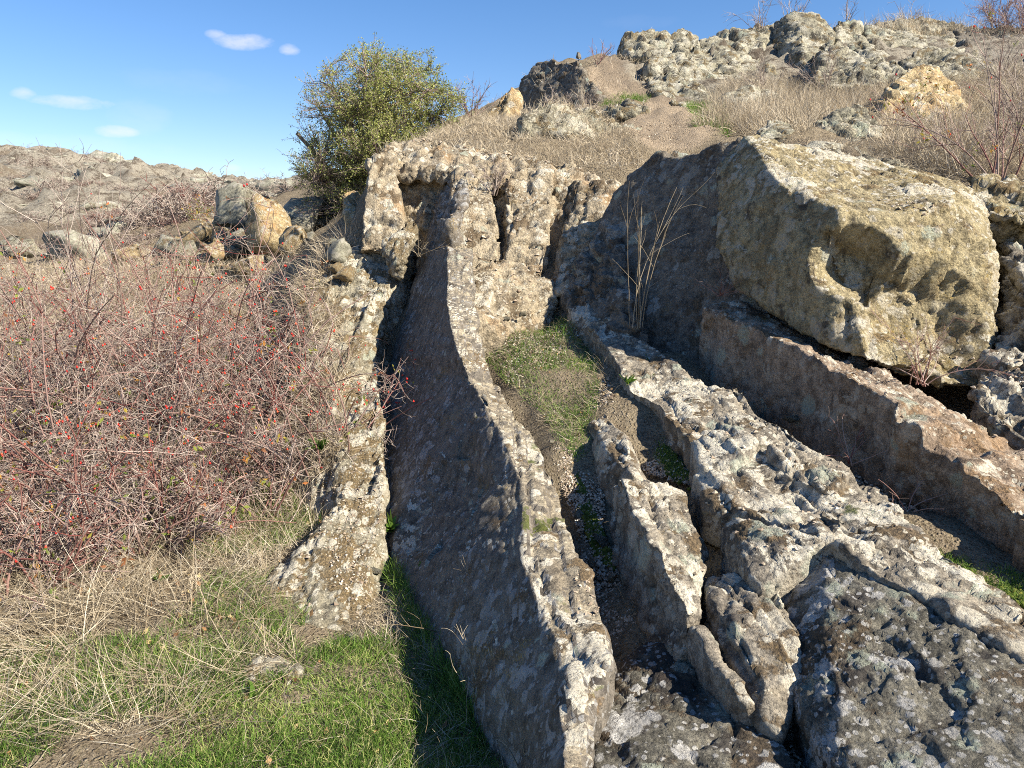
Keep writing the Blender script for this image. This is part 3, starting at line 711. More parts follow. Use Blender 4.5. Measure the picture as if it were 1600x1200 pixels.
GP += [np.array(p, float) for p in ((0,-3,0),(3,-3,.2),(-3,-3,0),(-8,-2,0),(8,-4,1.0),(0,-30,-1),(-40,-20,0),(40,-30,3),(-9,3,0),(-16,9,.6),(-30,15,1.2),
      (-.9,7.0,1.0),(.2,5.9,.9),(.6,5.3,.8),(1.7,4.6,.7),(2.6,4.2,1.0),(3.2,4.0,1.2),(4.5,3.0,1.6),(4.5,1,1.4),(2.5,.3,.6),(1.0,.4,.1),(.2,.6,0),
      (-.6,0.5,0),(1.35,4.0,.5),(1.9,3.5,.5),(2.4,2.9,.45),
      (1.0,5.9,1.0),(1.6,5.7,1.2),(2.3,5.0,1.3),
      (-12,45,4),(-35,60,8),(20,45,9),(50,40,10),(70,90,12),(0,90,8),(-60,90,9),(0,200,8),(-150,150,8),(150,150,12),(-100,0,1),(100,0,8),(0,-200,0),(-200,-100,0),(200,-100,4))]
GP = np.array(GP)
def warp(x, y):
    r = np.sqrt(x * x + y * y) + 1e-6
    k = np.log1p(r * .6) / r
    return np.stack([x * k, y * k], -1)
_c = warp(GP[:, 0], GP[:, 1])
_D = np.linalg.norm(_c[:, None] - _c[None], axis=2)
_n = len(GP)
_A = np.zeros((_n + 3, _n + 3)); _A[:_n, :_n] = -_D - np.eye(_n) * .002
_A[:_n, _n:] = np.c_[np.ones(_n), _c]; _A[_n:, :_n] = _A[:_n, _n:].T
_w = np.linalg.solve(_A, np.r_[GP[:, 2], 0, 0, 0])
def ground_z(x, y):
    x = np.asarray(x, float); y = np.asarray(y, float)
    q = warp(x, y).reshape(-1, 2)
    out = np.empty(len(q))
    for i in range(0, len(q), 20000):
        s = q[i:i + 20000]
        out[i:i + 20000] = -np.linalg.norm(s[:, None] - _c[None], axis=2) @ _w[:_n] + _w[_n] + s @ _w[_n + 1:]
    return out.reshape(x.shape)
nr, na = 400, 470
rr = np.concatenate([[0.05], np.geomspace(0.45, 400, nr - 1)])
t_ = np.linspace(-1, 1, na, endpoint=False)
aa = math.pi * (0.27 * t_ + 0.73 * t_ ** 5)                # dense in front of the camera
RR, AA = np.meshgrid(rr, aa, indexing='ij')
GX, GY = RR * np.sin(AA), RR * np.cos(AA)
GZ = ground_z(GX, GY)
PQ = np.stack([GX.ravel(), GY.ravel(), np.zeros(GX.size)], 1)
rf = RR.ravel()
GZ = GZ.ravel() + .035 * fbm(PQ * 1.7, 3) * np.clip(rf / 3, .5, 3) + .012 * fbm(PQ * 9, 2) * (rf < 14) + .25 * fbm(PQ * .22, 3) * np.clip((rf - 18) / 20, 0, 1) * 3
ii = np.arange(nr - 1)[:, None] * na; jj = np.arange(na)[None]
# the far hillside is bare lumpy rock between shrubs
far = np.clip((rf - 17) / 8, 0, 1) * (GX.ravel() < 6) * (np.abs(AA.ravel()) < 1.6) * np.clip((140 - rf) / 60, 0, 1)
sel = np.where(far > 0)[0]
w1, w2, wv = worley(np.stack([GX.ravel()[sel] * .85, GY.ravel()[sel] * .85, GZ[sel] * .5], 1) + .2 * perlin(PQ[sel] * .7)[:, None])
x1, x2, xv = worley(PQ[sel] * 1.3)
on = np.clip(fbm(PQ[sel] * .09 + 3, 2) * 2.5 + .75, 0, 1)
dome = lambda w, r: np.sqrt(np.clip(1 - (w / r) ** 2, 0, 1))
GZ[sel] += far[sel] * on * (.16 * dome(w1, .62) * np.clip(.8 + wv, .1, 1.3) + .16 * dome(x1, .55) + .20 * worley(np.c_[PQ[sel, :2] * .9, GZ[sel]])[2] + .12 * worley(np.c_[PQ[sel, :2] * 2.1, GZ[sel]])[2] + .12 * fbm(PQ[sel] * 1.9, 3))
rocky = np.zeros(len(GZ)); rocky[sel] = far[sel] * np.clip(.58 + .30 * on + .25 * (.6 - w1) + .55 * fbm(PQ[sel] * .35, 3), 0, 1)
# craggy bedrock breaks through the turf around the summit and on the plateau
_px, _py = proj(np.stack([GX.ravel(), GY.ravel(), GZ], 1))
def _soft(cx, cy, ax, ay): return np.clip(1.5 - ((_px - cx) / ax) ** 2 - ((_py - cy) / ay) ** 2, 0, 1)
crag = np.maximum.reduce([_soft(1130, 100, 170, 62), _soft(1430, 75, 260, 45), _soft(1330, 240, 150, 22) * .6]) * (rf > 5.5) * (rf < 24) * (np.abs(AA.ravel()) < 1)
sel = np.where(crag > 0)[0]
Q_ = strike(np.c_[PQ[sel, :2], GZ[sel]])
sc_ = np.clip(rf[sel] / 14, .45, 1.2)
pat = np.clip(.35 + 2.2 * fbm(Q_ * .8, 2), 0, 1)
GZ[sel] += crag[sel] * sc_ * (.2 + .8 * pat) * (.05 * np.tanh(5 * perlin(Q_ * np.array((2.2, .7, 2)))) + .20 * worley(Q_ * np.array((1.3, .6, 1.0)))[2] + .10 * worley(Q_ * np.array((3.6, 1.6, 3)))[2] + .05 * fbm(Q_ * 7, 3))
rocky[sel] = np.maximum(rocky[sel], crag[sel] * (.72 + .28 * pat))
F = np.stack([ii + jj, ii + (jj + 1) % na, ii + na + (jj + 1) % na, ii + na + jj], -1).reshape(-1, 4)
F = F[:, ::-1]
gme = mesh_from("ground", np.stack([GX.ravel(), GY.ravel(), GZ], 1), F, True)
attr(gme, 'rocky', rocky)
attr(gme, 'path', (_soft(1050, 190, 70, 48) + .8 * _soft(980, 120, 70, 40) * (_px > 0)) * (rf > 6) * (rf < 20))
def ground_mat():
    n = NT("dry_soil_ground", .95, .1)
    P = n.P
    a = n.noise(P, 1.1, 6, .6); b = n.noise(P, 14, 6, .7); c = n.noise(P, 75, 4, .7)
    col = n.mix(n.rng(b, .35, .65), (.145, .11, .072), (.30, .245, .165))
    col = n.mix(n.rng(c, .4, .65, 0, .7), col, (.34, .28, .20))
    col = n.mix(n.rng(c, .5, .3, 0, .75), col, (.07, .05, .03))
    st = n.noise(n.map(P, scale=(40, 9, 20), rot=(0, 0, .6)), 2, 5, .6)
    col = n.mix(n.rng(st, .5, .62, 0, .5), col, (.33, .27, .165))
    v = n.vor(P, 48); s = n.t.nodes.new("ShaderNodeSeparateColor"); n.t.links.new(v.outputs["Color"], s.inputs[0])
    col = n.mix(n.math('MULTIPLY', n.rng(v.outputs["Distance"], .32, .22), n.rng(s.outputs[0], .55, .6)), col, n.mix(s.outputs[1], (.26, .20, .13), (.4, .35, .27)))
    col = n.mix(n.rng(n.math('ADD', n.attr('path'), n.math('MULTIPLY', n.math('SUBTRACT', b, .5), .6)), .3, .8, 0, .8), col, n.mix(n.rng(c, .4, .6), (.30, .225, .15), (.46, .37, .27)))
    # bare rock of the far hillside, with dark scrub in the hollows
    fr = n.mix(n.rng(n.noise(P, 1.9, 8, .75), .36, .54), (.13, .105, .078), (.335, .30, .235))
    fr = n.mix(n.rng(n.noise(P, 4.3, 6, .75), .53, .62, 0, .85), fr, (.085, .065, .048))
    rk = n.attr('rocky')
    col = n.mix(n.rng(rk, 0, .3, 0, .55), col, (.15, .12, .092))
    col = n.mix(n.rng(n.math('ADD', rk, n.math('MULTIPLY', n.math('SUBTRACT', b, .5), .5)), .4, .6), col, fr)
    n.put(n.b.inputs["Base Color"], col)
    h = n.math('ADD', n.math('ADD', b, c), n.math('MULTIPLY', n.rng(v.outputs["Distance"], .4, .1), .6))
    n.put(n.b.inputs["Normal"], n.bump(h, 1.0, .03))
    return n.m
M['ground'] = ground_mat()
ground = link('ground', gme, M['ground'])
tag(ground, kind='structure')
# ------------------------------------------------------------------ plants: helpers
def bvh_of(objs):
    vs_, fs_, k = [], [], 0
    for o in objs:
        me = o.data
        V = verts_of(me)
        me.calc_loop_triangles()
        T = np.empty(len(me.loop_triangles) * 3, dtype=np.int32); me.loop_triangles.foreach_get("vertices", T)
        vs_.append(V); fs_.append(T.reshape(-1, 3) + k); k += len(V)
    return BVHTree.FromPolygons(np.concatenate(vs_).tolist(), np.concatenate(fs_).tolist())
GBVH = None
TOPB = bvh_of(ROCKS)
def inpoly(px, py, poly):
    c = np.zeros(len(px), bool); j = len(poly) - 1
    for i in range(len(poly)):
        xi, yi = poly[i]; xj, yj = poly[j]
        hit = ((yi > py) != (yj > py)) & (px < (xj - xi) * (py - yi) / ((yj - yi) or 1e-9) + xi)
        c ^= hit; j = i
    return c
def scatter(n, poly, dr, azr=(-48, 48), seed=0, rocks='off', keep=None, flat=1.0):
    """points on the ground (or on rock tops) that lie in a region of the place; dr = distance range"""
    g = np.random.default_rng(seed)
    out = []; tot = 0
    for _ in range(60):
        m = n * 3 + 200
        r = np.exp(g.uniform(math.log(dr[0]), math.log(dr[1]), m) ) if flat == 1.0 else g.uniform(dr[0], dr[1], m)
        a = np.radians(g.uniform(azr[0], azr[1], m))
        P = np.stack([r * np.sin(a), r * np.cos(a), np.zeros(m)], 1)
        P[:, 2] = ground_z(P[:, 0], P[:, 1])
        px, py = proj(P)
        ok = inpoly(px, py, poly)
        if keep is not None: ok &= keep(P, px, py, g)
        P = P[ok]
        out.append(P); tot += len(P)
        if tot >= n: break
    P = np.concatenate(out)[:n]
    res = []
    for p in P:
        h = TOPB.ray_cast((p[0], p[1], 12.0), (0, 0, -1))
        hz = h[0].z if h[0] is not None else -9
        if rocks == 'off':
            if hz > p[2] + .02: continue
            res.append(p)
        elif rocks == 'only':
            if hz > p[2] + .0 and h[1].z > .5: res.append((p[0], p[1], hz))
        else:
            res.append((p[0], p[1], max(p[2], hz)))
    return np.array(res).reshape(-1, 3)
def unit(v): return v / (np.linalg.norm(v, axis=-1, keepdims=True) + 1e-9)
def walk(base, d0, length, K, wander=.2, droop=0.0, g=RNG, wave=0.6):
    n = len(base)
    length = np.broadcast_to(length, (n,)); droop = np.broadcast_to(droop, (n,))
    P = np.empty((n, K, 3)); P[:, 0] = base
    d = unit(d0.astype(float)); st = (length / (K - 1))[:, None]
    bend = g.normal(size=(n, 3)) * wander * wave
    for k in range(1, K):
        d = unit(d + bend + g.normal(size=(n, 3)) * wander * (1 - wave) - np.c_[np.zeros((n, 2)), droop])
        P[:, k] = P[:, k - 1] + d * st
    return P
def tubes(paths, r0, r1, sides=3):
    n, K = paths.shape[:2]
    T = np.gradient(paths, axis=1); T = unit(T)
    ref = np.broadcast_to(np.array((.3, .2, .93)), T.shape)
    A = unit(np.cross(T, ref)); B = np.cross(T, A)
    r0 = np.broadcast_to(r0, (n,)); r1 = np.broadcast_to(r1, (n,))
    R = r0[:, None] + (r1 - r0)[:, None] * np.linspace(0, 1, K)[None]
    V = []
    for s in range(sides):
        th = 2 * math.pi * s / sides
        V.append(paths + R[..., None] * (math.cos(th) * A + math.sin(th) * B))
    V = np.stack(V, 2).reshape(-1, 3)
    b = (np.arange(n) * K * sides)[:, None, None]; k = (np.arange(K - 1) * sides)[None, :, None]; s = np.arange(sides)[None, None]
    s2 = (s + 1) % sides
    F = np.stack([b + k + s, b + k + s2, b + k + sides + s2, b + k + sides + s], -1).reshape(-1, 4)
    return V, F, K * sides
def ribbons(paths, w, g=RNG, taper=True):
    n, K = paths.shape[:2]
    T = unit(np.gradient(paths, axis=1))
    ref = unit(g.normal(size=(n, 1, 3)))
    A = unit(np.cross(T, ref))
    w = np.broadcast_to(w, (n,))
    pr = (1 - .85 * np.linspace(0, 1, K) ** 2) if taper else np.ones(K)
    W = w[:, None] * pr[None] * .5
    V = np.stack([paths - A * W[..., None], paths + A * W[..., None]], 2).reshape(-1, 3)
    b = (np.arange(n) * K * 2)[:, None]; k = (np.arange(K - 1) * 2)[None]
    F = np.stack([b + k, b + k + 1, b + k + 3, b + k + 2], -1).reshape(-1, 4)
    return V, F, K * 2
def blobs(C, r, g=RNG, stretch=(1, 1, 1.25)):
    """little octahedral berries / buds / pebbles"""
    n = len(C); r = np.broadcast_to(r, (n,))
    O = np.array([(1,0,0),(0,1,0),(-1,0,0),(0,-1,0),(0,0,1),(0,0,-1)], float) * np.array(stretch)
    V = (C[:, None] + O[None] * r[:, None, None]).reshape(-1, 3)
    f = np.array([(0,1,4,4),(1,2,4,4),(2,3,4,4),(3,0,4,4),(1,0,5,5),(2,1,5,5),(3,2,5,5),(0,3,5,5)])[:, :3]
    F = (np.arange(n)[:, None, None] * 6 + f[None]).reshape(-1, 3)
    return V, F, 6
def chips(C, r, g=RNG, flat=.55):
    n = len(C); r = np.broadcast_to(r, (n,))
    O = np.array([(1,0,0),(0,1,0),(-1,0,0),(0,-1,0),(.2,.1,1),(-.1,.2,-1)], float)
    L = O[None] * g.uniform(.55, 1.25, (n, 6, 1)) * np.array((1, .8, flat))
    a = g.uniform(0, 6.3, n); t = g.normal(size=n) * .35
    x = L[..., 0] * np.cos(a)[:, None] - L[..., 1] * np.sin(a)[:, None]
    y = L[..., 0] * np.sin(a)[:, None] + L[..., 1] * np.cos(a)[:, None]
    z = L[..., 2] + t[:, None] * x
    V = (C[:, None] + np.stack([x, y, z], -1) * r[:, None, None]).reshape(-1, 3)
    f = np.array([(0,1,4),(1,2,4),(2,3,4),(3,0,4),(1,0,5),(2,1,5),(3,2,5),(0,3,5)])
    F = (np.arange(n)[:, None, None] * 6 + f[None]).reshape(-1, 3)
    return V, F, 6
def leaves(C, size, g=RNG, aspect=.45, up=.2):
    """folded leaves: two triangles each side of a midrib"""
    n = len(C); size = np.broadcast_to(size, (n,))[:, None]
    d = unit(g.normal(size=(n, 3)) + np.array((0, 0, up)))
    a = unit(np.cross(d, g.normal(size=(n, 3)))); b = np.cross(d, a)
    V = np.stack([C, C + size * (.5 * d + aspect * .5 * a + .08 * b), C + size * d, C + size * (.5 * d - aspect * .5 * a + .08 * b)], 1).reshape(-1, 3)
    F = (np.arange(n)[:, None, None] * 4 + np.array([(0, 1, 2), (0, 2, 3)])[None]).reshape(-1, 3)
    return V, F, 4
def build(name, parts, mat, parent=None, tints=None, g=RNG, smooth=True):
    """parts: list of (V,F,vertices per piece[,tint per piece]); quads and triangles are built apart and joined"""
    Vs, Fs, Ts, k = [], [], [], 0
    for p in parts:
        V, F, m = p[:3]
        t = p[3] if len(p) > 3 else g.random(len(V) // m)
        if F.shape[1] == 3: F = np.c_[F, F[:, 2]]
        Vs.append(V); Fs.append(F + k); Ts.append(np.repeat(t, m)); k += len(V)
    V = np.concatenate(Vs); F = np.concatenate(Fs); T = np.concatenate(Ts)
    tri = F[:, 2] == F[:, 3]
    me = bpy.data.meshes.new(name)
    nq, nt = (~tri).sum(), tri.sum()
    me.vertices.add(len(V)); me.vertices.foreach_set("co", V.astype(np.float32).ravel())
    L = np.concatenate([F[~tri].ravel(), F[tri][:, :3].ravel()]).astype(np.int32)
    me.loops.add(len(L)); me.loops.foreach_set("vertex_index", L)
    me.polygons.add(int(nq + nt))
    ls = np.concatenate([np.arange(nq) * 4, nq * 4 + np.arange(nt) * 3]).astype(np.int32)
    me.polygons.foreach_set("loop_start", ls)
    me.polygons.foreach_set("loop_total", np.concatenate([np.full(nq, 4), np.full(nt, 3)]).astype(np.int32))
    me.update(calc_edges=True)
    me.polygons.foreach_set("use_smooth", np.full(int(nq + nt), smooth))
    attr(me, 'tint', T)
    return link(name, me, mat, parent)
def sub(paths, n, d_spread, length, K, g, lo=.25, hi=1.0, wander=.25, droop=0.0, along=.6):
    """side twigs that start along given paths"""
    N, KK = paths.shape[:2]
    i = g.integers(0, N, n); t = g.uniform(lo, hi, n) * (KK - 1.001)
    k = t.astype(int); f = (t - k)[:, None]
    b = paths[i, k] * (1 - f) + paths[i, k + 1] * f
    T = unit(paths[i, k + 1] - paths[i, k])
    d = unit(T * along + g.normal(size=(n, 3)) * d_spread)
    return walk(b, d, length(n) if callable(length) else length, K, wander, droop, g)

M['straw'] = strand_mat("dry_straw", ((0, (.09, .065, .04)), (.3, (.23, .18, .115)), (.7, (.40, .335, .235)), (1, (.56, .50, .39))), .7, .15)
M['strawwarm'] = strand_mat("dry_hill_grass", ((0, (.20, .15, .10)), (.4, (.39, .32, .22)), (.8, (.54, .46, .335)), (1, (.64, .57, .45))), .75, .2)
M['green'] = strand_mat("short_green_grass", ((0, (.05, .10, .018)), (.45, (.12, .215, .035)), (.8, (.20, .31, .06)), (1, (.42, .42, .17))), .6, .35)
M['twig'] = strand_mat("grey_dry_twig", ((0, (.08, .055, .045)), (.35, (.20, .15, .125)), (.7, (.37, .305, .26)), (1, (.52, .45, .38))), .7)
M['redtwig'] = strand_mat("reddish_rose_twig", ((0, (.16, .045, .038)), (.3, (.22, .115, .095)), (.7, (.30, .22, .185)), (1, (.42, .34, .29))), .6)
M['hip'] = strand_mat("red_rosehip", ((0, (.38, .015, .012)), (.6, (.60, .03, .018)), (1, (.70, .12, .04))), .35, 0, .5)
M['autumn'] = strand_mat("autumn_leaf", ((0, (.10, .14, .03)), (.35, (.24, .27, .05)), (.6, (.42, .33, .06)), (.8, (.45, .17, .05)), (1, (.22, .10, .05))), .6, .35)
M['leaf'] = strand_mat("olive_green_leaf", ((0, (.16, .19, .045)), (.4, (.31, .35, .095)), (.8, (.44, .455, .15)), (1, (.52, .46, .20))), .5, .42, .35)
M['bark'] = strand_mat("grey_bark", ((0, (.07, .055, .045)), (1, (.20, .165, .14))), .85)
M['moss'] = strand_mat("green_moss", ((0, (.025, .04, .008)), (.6, (.07, .10, .015)), (1, (.17, .17, .03))), .9)
M['pebble'] = strand_mat("gravel_pebble", ((0, (.15, .11, .08)), (.4, (.33, .26, .19)), (.8, (.48, .41, .32)), (1, (.60, .56, .48))), .9)
M['litter'] = strand_mat("dead_leaf", ((0, (.12, .06, .03)), (.5, (.34, .19, .09)), (1, (.52, .42, .22))), .8, .15)

def up_dirs(n, spread, g): return unit(np.c_[g.normal(size=(n, 2)) * spread, np.ones(n)])
g = np.random.default_rng(21)

# ------------------------------------------------------------------ grass
lawn = [(-400, 1010), (240, 1000), (290, 930), (430, 960), (480, 1020), (560, 990), (640, 1000), (705, 1070), (790, 1200), (830, 1400), (-500, 1400)]
def green_keep(P, px, py, g_):
    q = np.c_[P[:, 0] * 1.9, P[:, 1] * 1.9, np.zeros(len(P))]
    f = fbm(q + 4, 3) + .38 + .55 * np.clip((px - 430) / 250, 0, 1) + .28 * (px < 190) * (py < 1130)
    return f > g_.uniform(-.05, .35, len(P))
B = scatter(64000, lawn, (1.25, 4.2), (-60, 6), 1, keep=green_keep)
K = 4
n = len(B)
hgt = g.uniform(.022, .06, n) * (1 + .5 * (fbm(np.c_[B[:, :2] * 3, B[:, 2]], 2)))
gr = walk(B, up_dirs(n, .55, g), hgt, K, .28, .05, g)
tint = np.clip(.42 + .5 * fbm(np.c_[B[:, :2] * 2.3, B[:, 2]], 2) + g.normal(size=n) * .22, 0, 1)
tint[g.random(n) < .16] = 1.0
sets = [(*ribbons(gr, g.uniform(.0018, .0034, n), g), tint)]
patches = [([(285, 800), (420, 770), (520, 780), (500, 830), (430, 870), (300, 880)], (3.4, 5.5), 3200, .09),
           ([(330, 900), (470, 900), (480, 980), (300, 970)], (2.6, 4), 2200, .07),
           ([(745, 550), (780, 515), (835, 490), (900, 500), (935, 545), (935, 610), (925, 680), (905, 730), (870, 690), (850, 650), (790, 600)], (3.2, 6), 7200, .055),
           ([(590, 880), (640, 860), (700, 1000), (760, 1120), (740, 1130), (640, 1000)], (2.2, 4.2), 3000, .09),
           ([(1000, 640), (1030, 650), (1080, 740), (1060, 760), (1020, 720)], (2.8, 4.4), 900, .03),
           ([(1072, 165), (1130, 165), (1140, 215), (1085, 205)], (7, 12), 1500, .12),
           ([(935, 155), (1010, 148), (1015, 160), (940, 172)], (8, 13), 1200, .12),
           ([(1450, 860), (1600, 900), (1600, 950), (1480, 880)], (1.8, 3.2), 900, .03)]
for i, (poly, dr, m, h) in enumerate(patches):
    Bp = scatter(m, poly, dr, (-50, 45), 50 + i)
    if not len(Bp): continue
    gp = walk(Bp, up_dirs(len(Bp), .6, g), g.uniform(.5, 1.2, len(Bp)) * h, K, .3, .08, g)
    sets.append((*ribbons(gp, .0026 if dr[1] < 7 else .006, g), np.clip(g.normal(size=len(Bp)) * .25 + .5, 0, 1)))
o = build('green_grass', sets, M['green']); tag(o, 'short bright green grass in the lower left and in the rock pocket', 'grass', kind='stuff')

# dry stems lying and standing among the grass
def straw(polys, name, label, mat):
    S = []
    for (poly, dr, m, L, lean, droop, w, seed, rocks) in polys:
        Bs = scatter(m, poly, dr, (-60, 50) if seed != 122 else (25, 75), seed, rocks=rocks)
        k = len(Bs)
        if not k: continue
        d = up_dirs(k, lean, g)
        clump = np.c_[fbm(Bs * 2.2 + 5, 2), fbm(Bs * 2.2 + 50, 2), np.zeros(k)] * lean * 1.6
        p = walk(Bs, unit(d + clump), g.uniform(.4, 1.15, k) * L, 5, .22, droop, g)
        t = np.clip(.55 + g.normal(size=k) * .24 + .25 * fbm(Bs * 1.5, 2), 0, 1)
        S.append((*ribbons(p, g.uniform(.6, 1.3, k) * w, g), t))
    o = build(name, S, mat); tag(o, label, 'grass', kind='stuff'); return o
L_ = [(-500, 640), (560, 640), (560, 700), (500, 860), (400, 985), (200, 1000), (-500, 1010)]
straw([(L_, (2.5, 6.5), 13000, .26, 1.3, .2, .0026, 101, 'off'),
       (lawn, (1.25, 4.2), 8500, .13, 1.7, .16, .0016, 102, 'off'),
       ([(-300, 940), (300, 940), (230, 1010), (0, 1050), (-300, 1060)], (2.2, 3.8), 2600, .42, 2.2, .10, .0028, 103, 'off'),
       ([(-300, 1080), (330, 1040), (460, 1000), (480, 1060), (300, 1150), (-300, 1190)], (1.9, 3.2), 2600, .30, 2.4, .10, .0024, 104, 'off'),
       ([(250, 700), (520, 690), (520, 860), (420, 940), (280, 900)], (3.0, 6.0), 3500, .24, 1.0, .1, .0026, 105, 'off'),
       ([(770, 500), (940, 500), (960, 640), (900, 700), (850, 660), (760, 560)], (3.4, 6.2), 3200, .13, 1.3, .14, .0020, 106, 'off'),
       ([(560, 900), (700, 1000), (720, 1060), (560, 1010)], (2.4, 3.6), 900, .16, 1.4, .12, .002, 107, 'off')],
      'dry_grass', 'bleached dry grass stems matted under the thicket and across the lawn', M['straw'])
straw([([(400, 440), (440, 415), (500, 385), (560, 350), (560, 460), (500, 560), (380, 560), (370, 470)], (5.2, 12), 7000, .28, .7, .08, .0036, 111, 'any'),
       ([(-200, 425), (400, 435), (420, 560), (-200, 560)], (6, 12), 8000, .30, .9, .08, .0036, 112, 'off'),
       ([(-200, 392), (250, 398), (420, 425), (420, 450), (-200, 440)], (8, 16), 8000, .26, .9, .07, .0046, 120, 'off'),
       ([(455, 800), (540, 770), (545, 600), (500, 520), (440, 560), (430, 760)], (4.0, 7.5), 4500, .26, 1.0, .1, .0028, 121, 'any'),
       ([(1640, 200), (4500, 100), (4500, 2500), (1700, 1400), (1760, 700)], (1.2, 9), 7000, .16, 1.0, .1, .0034, 122, 'off'),
       ([(590, 262), (600, 225), (680, 190), (830, 175), (1000, 215), (1010, 262), (900, 280), (700, 262)], (6.4, 12.5), 15000, .17, .9, .08, .0036, 113, 'any'),
       ([(1090, 205), (1130, 130), (1230, 110), (1390, 118), (1400, 170), (1290, 215), (1180, 215)], (7, 15), 15000, .32, .7, .04, .0046, 114, 'off'),
       ([(1370, 100), (1600, 60), (1800, 70), (1800, 320), (1480, 280), (1380, 240)], (5.2, 15), 16000, .34, .7, .05, .0042, 115, 'off'),
       ([(1240, 215), (1380, 215), (1500, 260), (1480, 300), (1300, 245)], (5.4, 8), 2600, .10, 1.0, .1, .004, 116, 'any'),
       ([(700, 185), (820, 140), (950, 80), (1000, 60), (1060, 140), (930, 160), (830, 180)], (10, 17), 1600, .14, .7, .06, .005, 117, 'any'),
       ([(1080, 66), (1250, 40), (1600, 40), (1600, 62), (1300, 66)], (15, 20), 2200, .36, .5, .04, .007, 118, 'any'),
       ([(560, 320), (470, 350), (400, 345), (540, 300)], (8.5, 13), 800, .30, .6, .05, .006, 119, 'any')],
      'hill_grass', 'tawny dry grass on the slope and plateau above the rocks', M['strawwarm'])
# ------------------------------------------------------------------ bushes
def zg(x, y): return float(ground_z(np.array([x]), np.array([y]))[0])
def rose_thicket(cx, cy, R, H, label, seed, canes=46, dens=1.0, lean=(0, 0), hips=60, leafn=40, group='rosehip bushes of the thicket on the left'):
    g = np.random.default_rng(seed)
    z = zg(cx, cy)
    root = empty('rosehip_bush', (cx, cy, z), label, 'bush', group)
    n = canes
    a = g.uniform(0, 2 * math.pi, n); r = R * .45 * np.sqrt(g.random(n))
    base = np.c_[r * np.cos(a), r * np.sin(a), np.full(n, -.03)]
    d = unit(np.c_[np.cos(a) * .55 + g.normal(size=n) * .35 + lean[0], np.sin(a) * .55 + g.normal(size=n) * .35 + lean[1], np.full(n, 1.0)])
    c = walk(base, d, H * g.uniform(.75, 1.5, n), 9, .14, g.uniform(.0, .12, n), g)
    s1 = sub(c, int(300 * dens), .75, lambda m: g.uniform(.18, .5, m) * H, 6, g, .1, 1, .2, .05, .5)
    s2 = sub(s1, int(1700 * dens), .9, lambda m: g.uniform(.06, .24, m) * H, 5, g, .1, 1, .25, .03, .5)
    s3 = sub(s2, int(2600 * dens), .9, lambda m: g.uniform(.03, .12, m) * H, 4, g, .1, 1, .2, .0, .5)
    build('cane', [(*tubes(c, .008, .0028, 4), g.uniform(.1, .7, n))], M['redtwig'], root)
    red = lambda p: np.clip(g.uniform(.1, 1.1, len(p)) + .5 * fbm(p[:, 0] * 1.8 + seed, 2) + .15 - .35 * (p[:, 0, 2] > H * .6) + .25 * (p[:, 0, 2] < H * .3), 0, 1)
    o = build('branches', [(*tubes(s1, .0032, .0015), red(s1)), (*tubes(s2[::3], .0018, .0009), red(s2[::3]))], M['redtwig'], root); o['kind'] = 'stuff'
    o = build('twigs', [(*tubes(s2, .0017, .0009), g.uniform(.1, 1, len(s2))), (*tubes(s3, .0012, .0007), g.uniform(.1, 1, len(s3)))], M['twig'], root)
    o['kind'] = 'stuff'
    # hips hang near the tips in the upper part
    tips = s2[:, -1]; top = tips[tips[:, 2] > H * .5]
    top = top[fbm(top * 3.1 + seed, 2) > .02] if len(top) > 50 else top
    pick = top[g.integers(0, len(top), hips)]
    pick = pick + g.normal(size=pick.shape) * .008
    o = build('rosehips', [(*blobs(pick, g.uniform(.0055, .0085, len(pick)), g, (1, 1, 1.35)),)], M['hip'], root); o['kind'] = 'stuff'
    lf = s2[g.integers(0, len(s2), leafn), -1]
    lf = np.repeat(lf, 4, 0) + g.normal(size=(leafn * 4, 3)) * .018
    o = build('leaves', [(*leaves(lf, g.uniform(.024, .046, len(lf)), g), np.repeat(g.random(leafn) ** 1.3, 4) )], M['autumn'], root); o['kind'] = 'stuff'
    return root
TH = [(-3.15, 4.35, .85, 1.1, 'densest rosehip bush of the thicket, at the left edge of the picture', 1.0),
      (-2.35, 4.55, .8, .95, 'rosehip bush with many red hips in the middle of the left thicket', 1.0),
      (-1.35, 4.85, .7, .78, 'low rosehip bush nearest the lichen striped ledge', .85),
      (-2.9, 5.6, .9, 1.25, 'rosehip bush behind the densest one at the left', .8),
      (-1.95, 5.65, .8, 1.05, 'reddish rosehip bush at the back of the thicket, beside the ledge', .85),
      (-3.9, 5.2, .9, 1.3, 'rosehip bush half outside the left edge of the picture', .8),
      (-4.1, 6.6, 1.0, 1.35, 'taller rosehip bush far back at the left edge', .6),
      (-2.6, 6.6, .9, 1.1, 'thin rosehip bush at the far side of the thicket', .6),
      (-2.75, 3.75, .6, .55, 'low twiggy rose scrub in front of the thicket', .7),
      (-2.0, 3.95, .55, .5, 'low twiggy rose scrub close to the green patch', .6),
      (-3.5, 3.55, .6, .55, 'low grey scrub at the left edge below the densest bush', .7), (-2.35, 3.45, .5, .38, 'lowest dead scrub at the edge of the lawn', .5), (-1.65, 4.3, .5, .42, 'small dead scrub against the near end of the ledge', .45)]
for i, (x, y, R, H, lab, dn) in enumerate(TH):
    rose_thicket(x, y, R, H, lab, 200 + i, dens=dn * 1.0, hips=int(95 * dn * (2.2 if i in (1, 2, 4) else 1) * (.3 if H < .6 else 1)), leafn=int(75 * dn) + (50 if i in (0, 1) else 0))

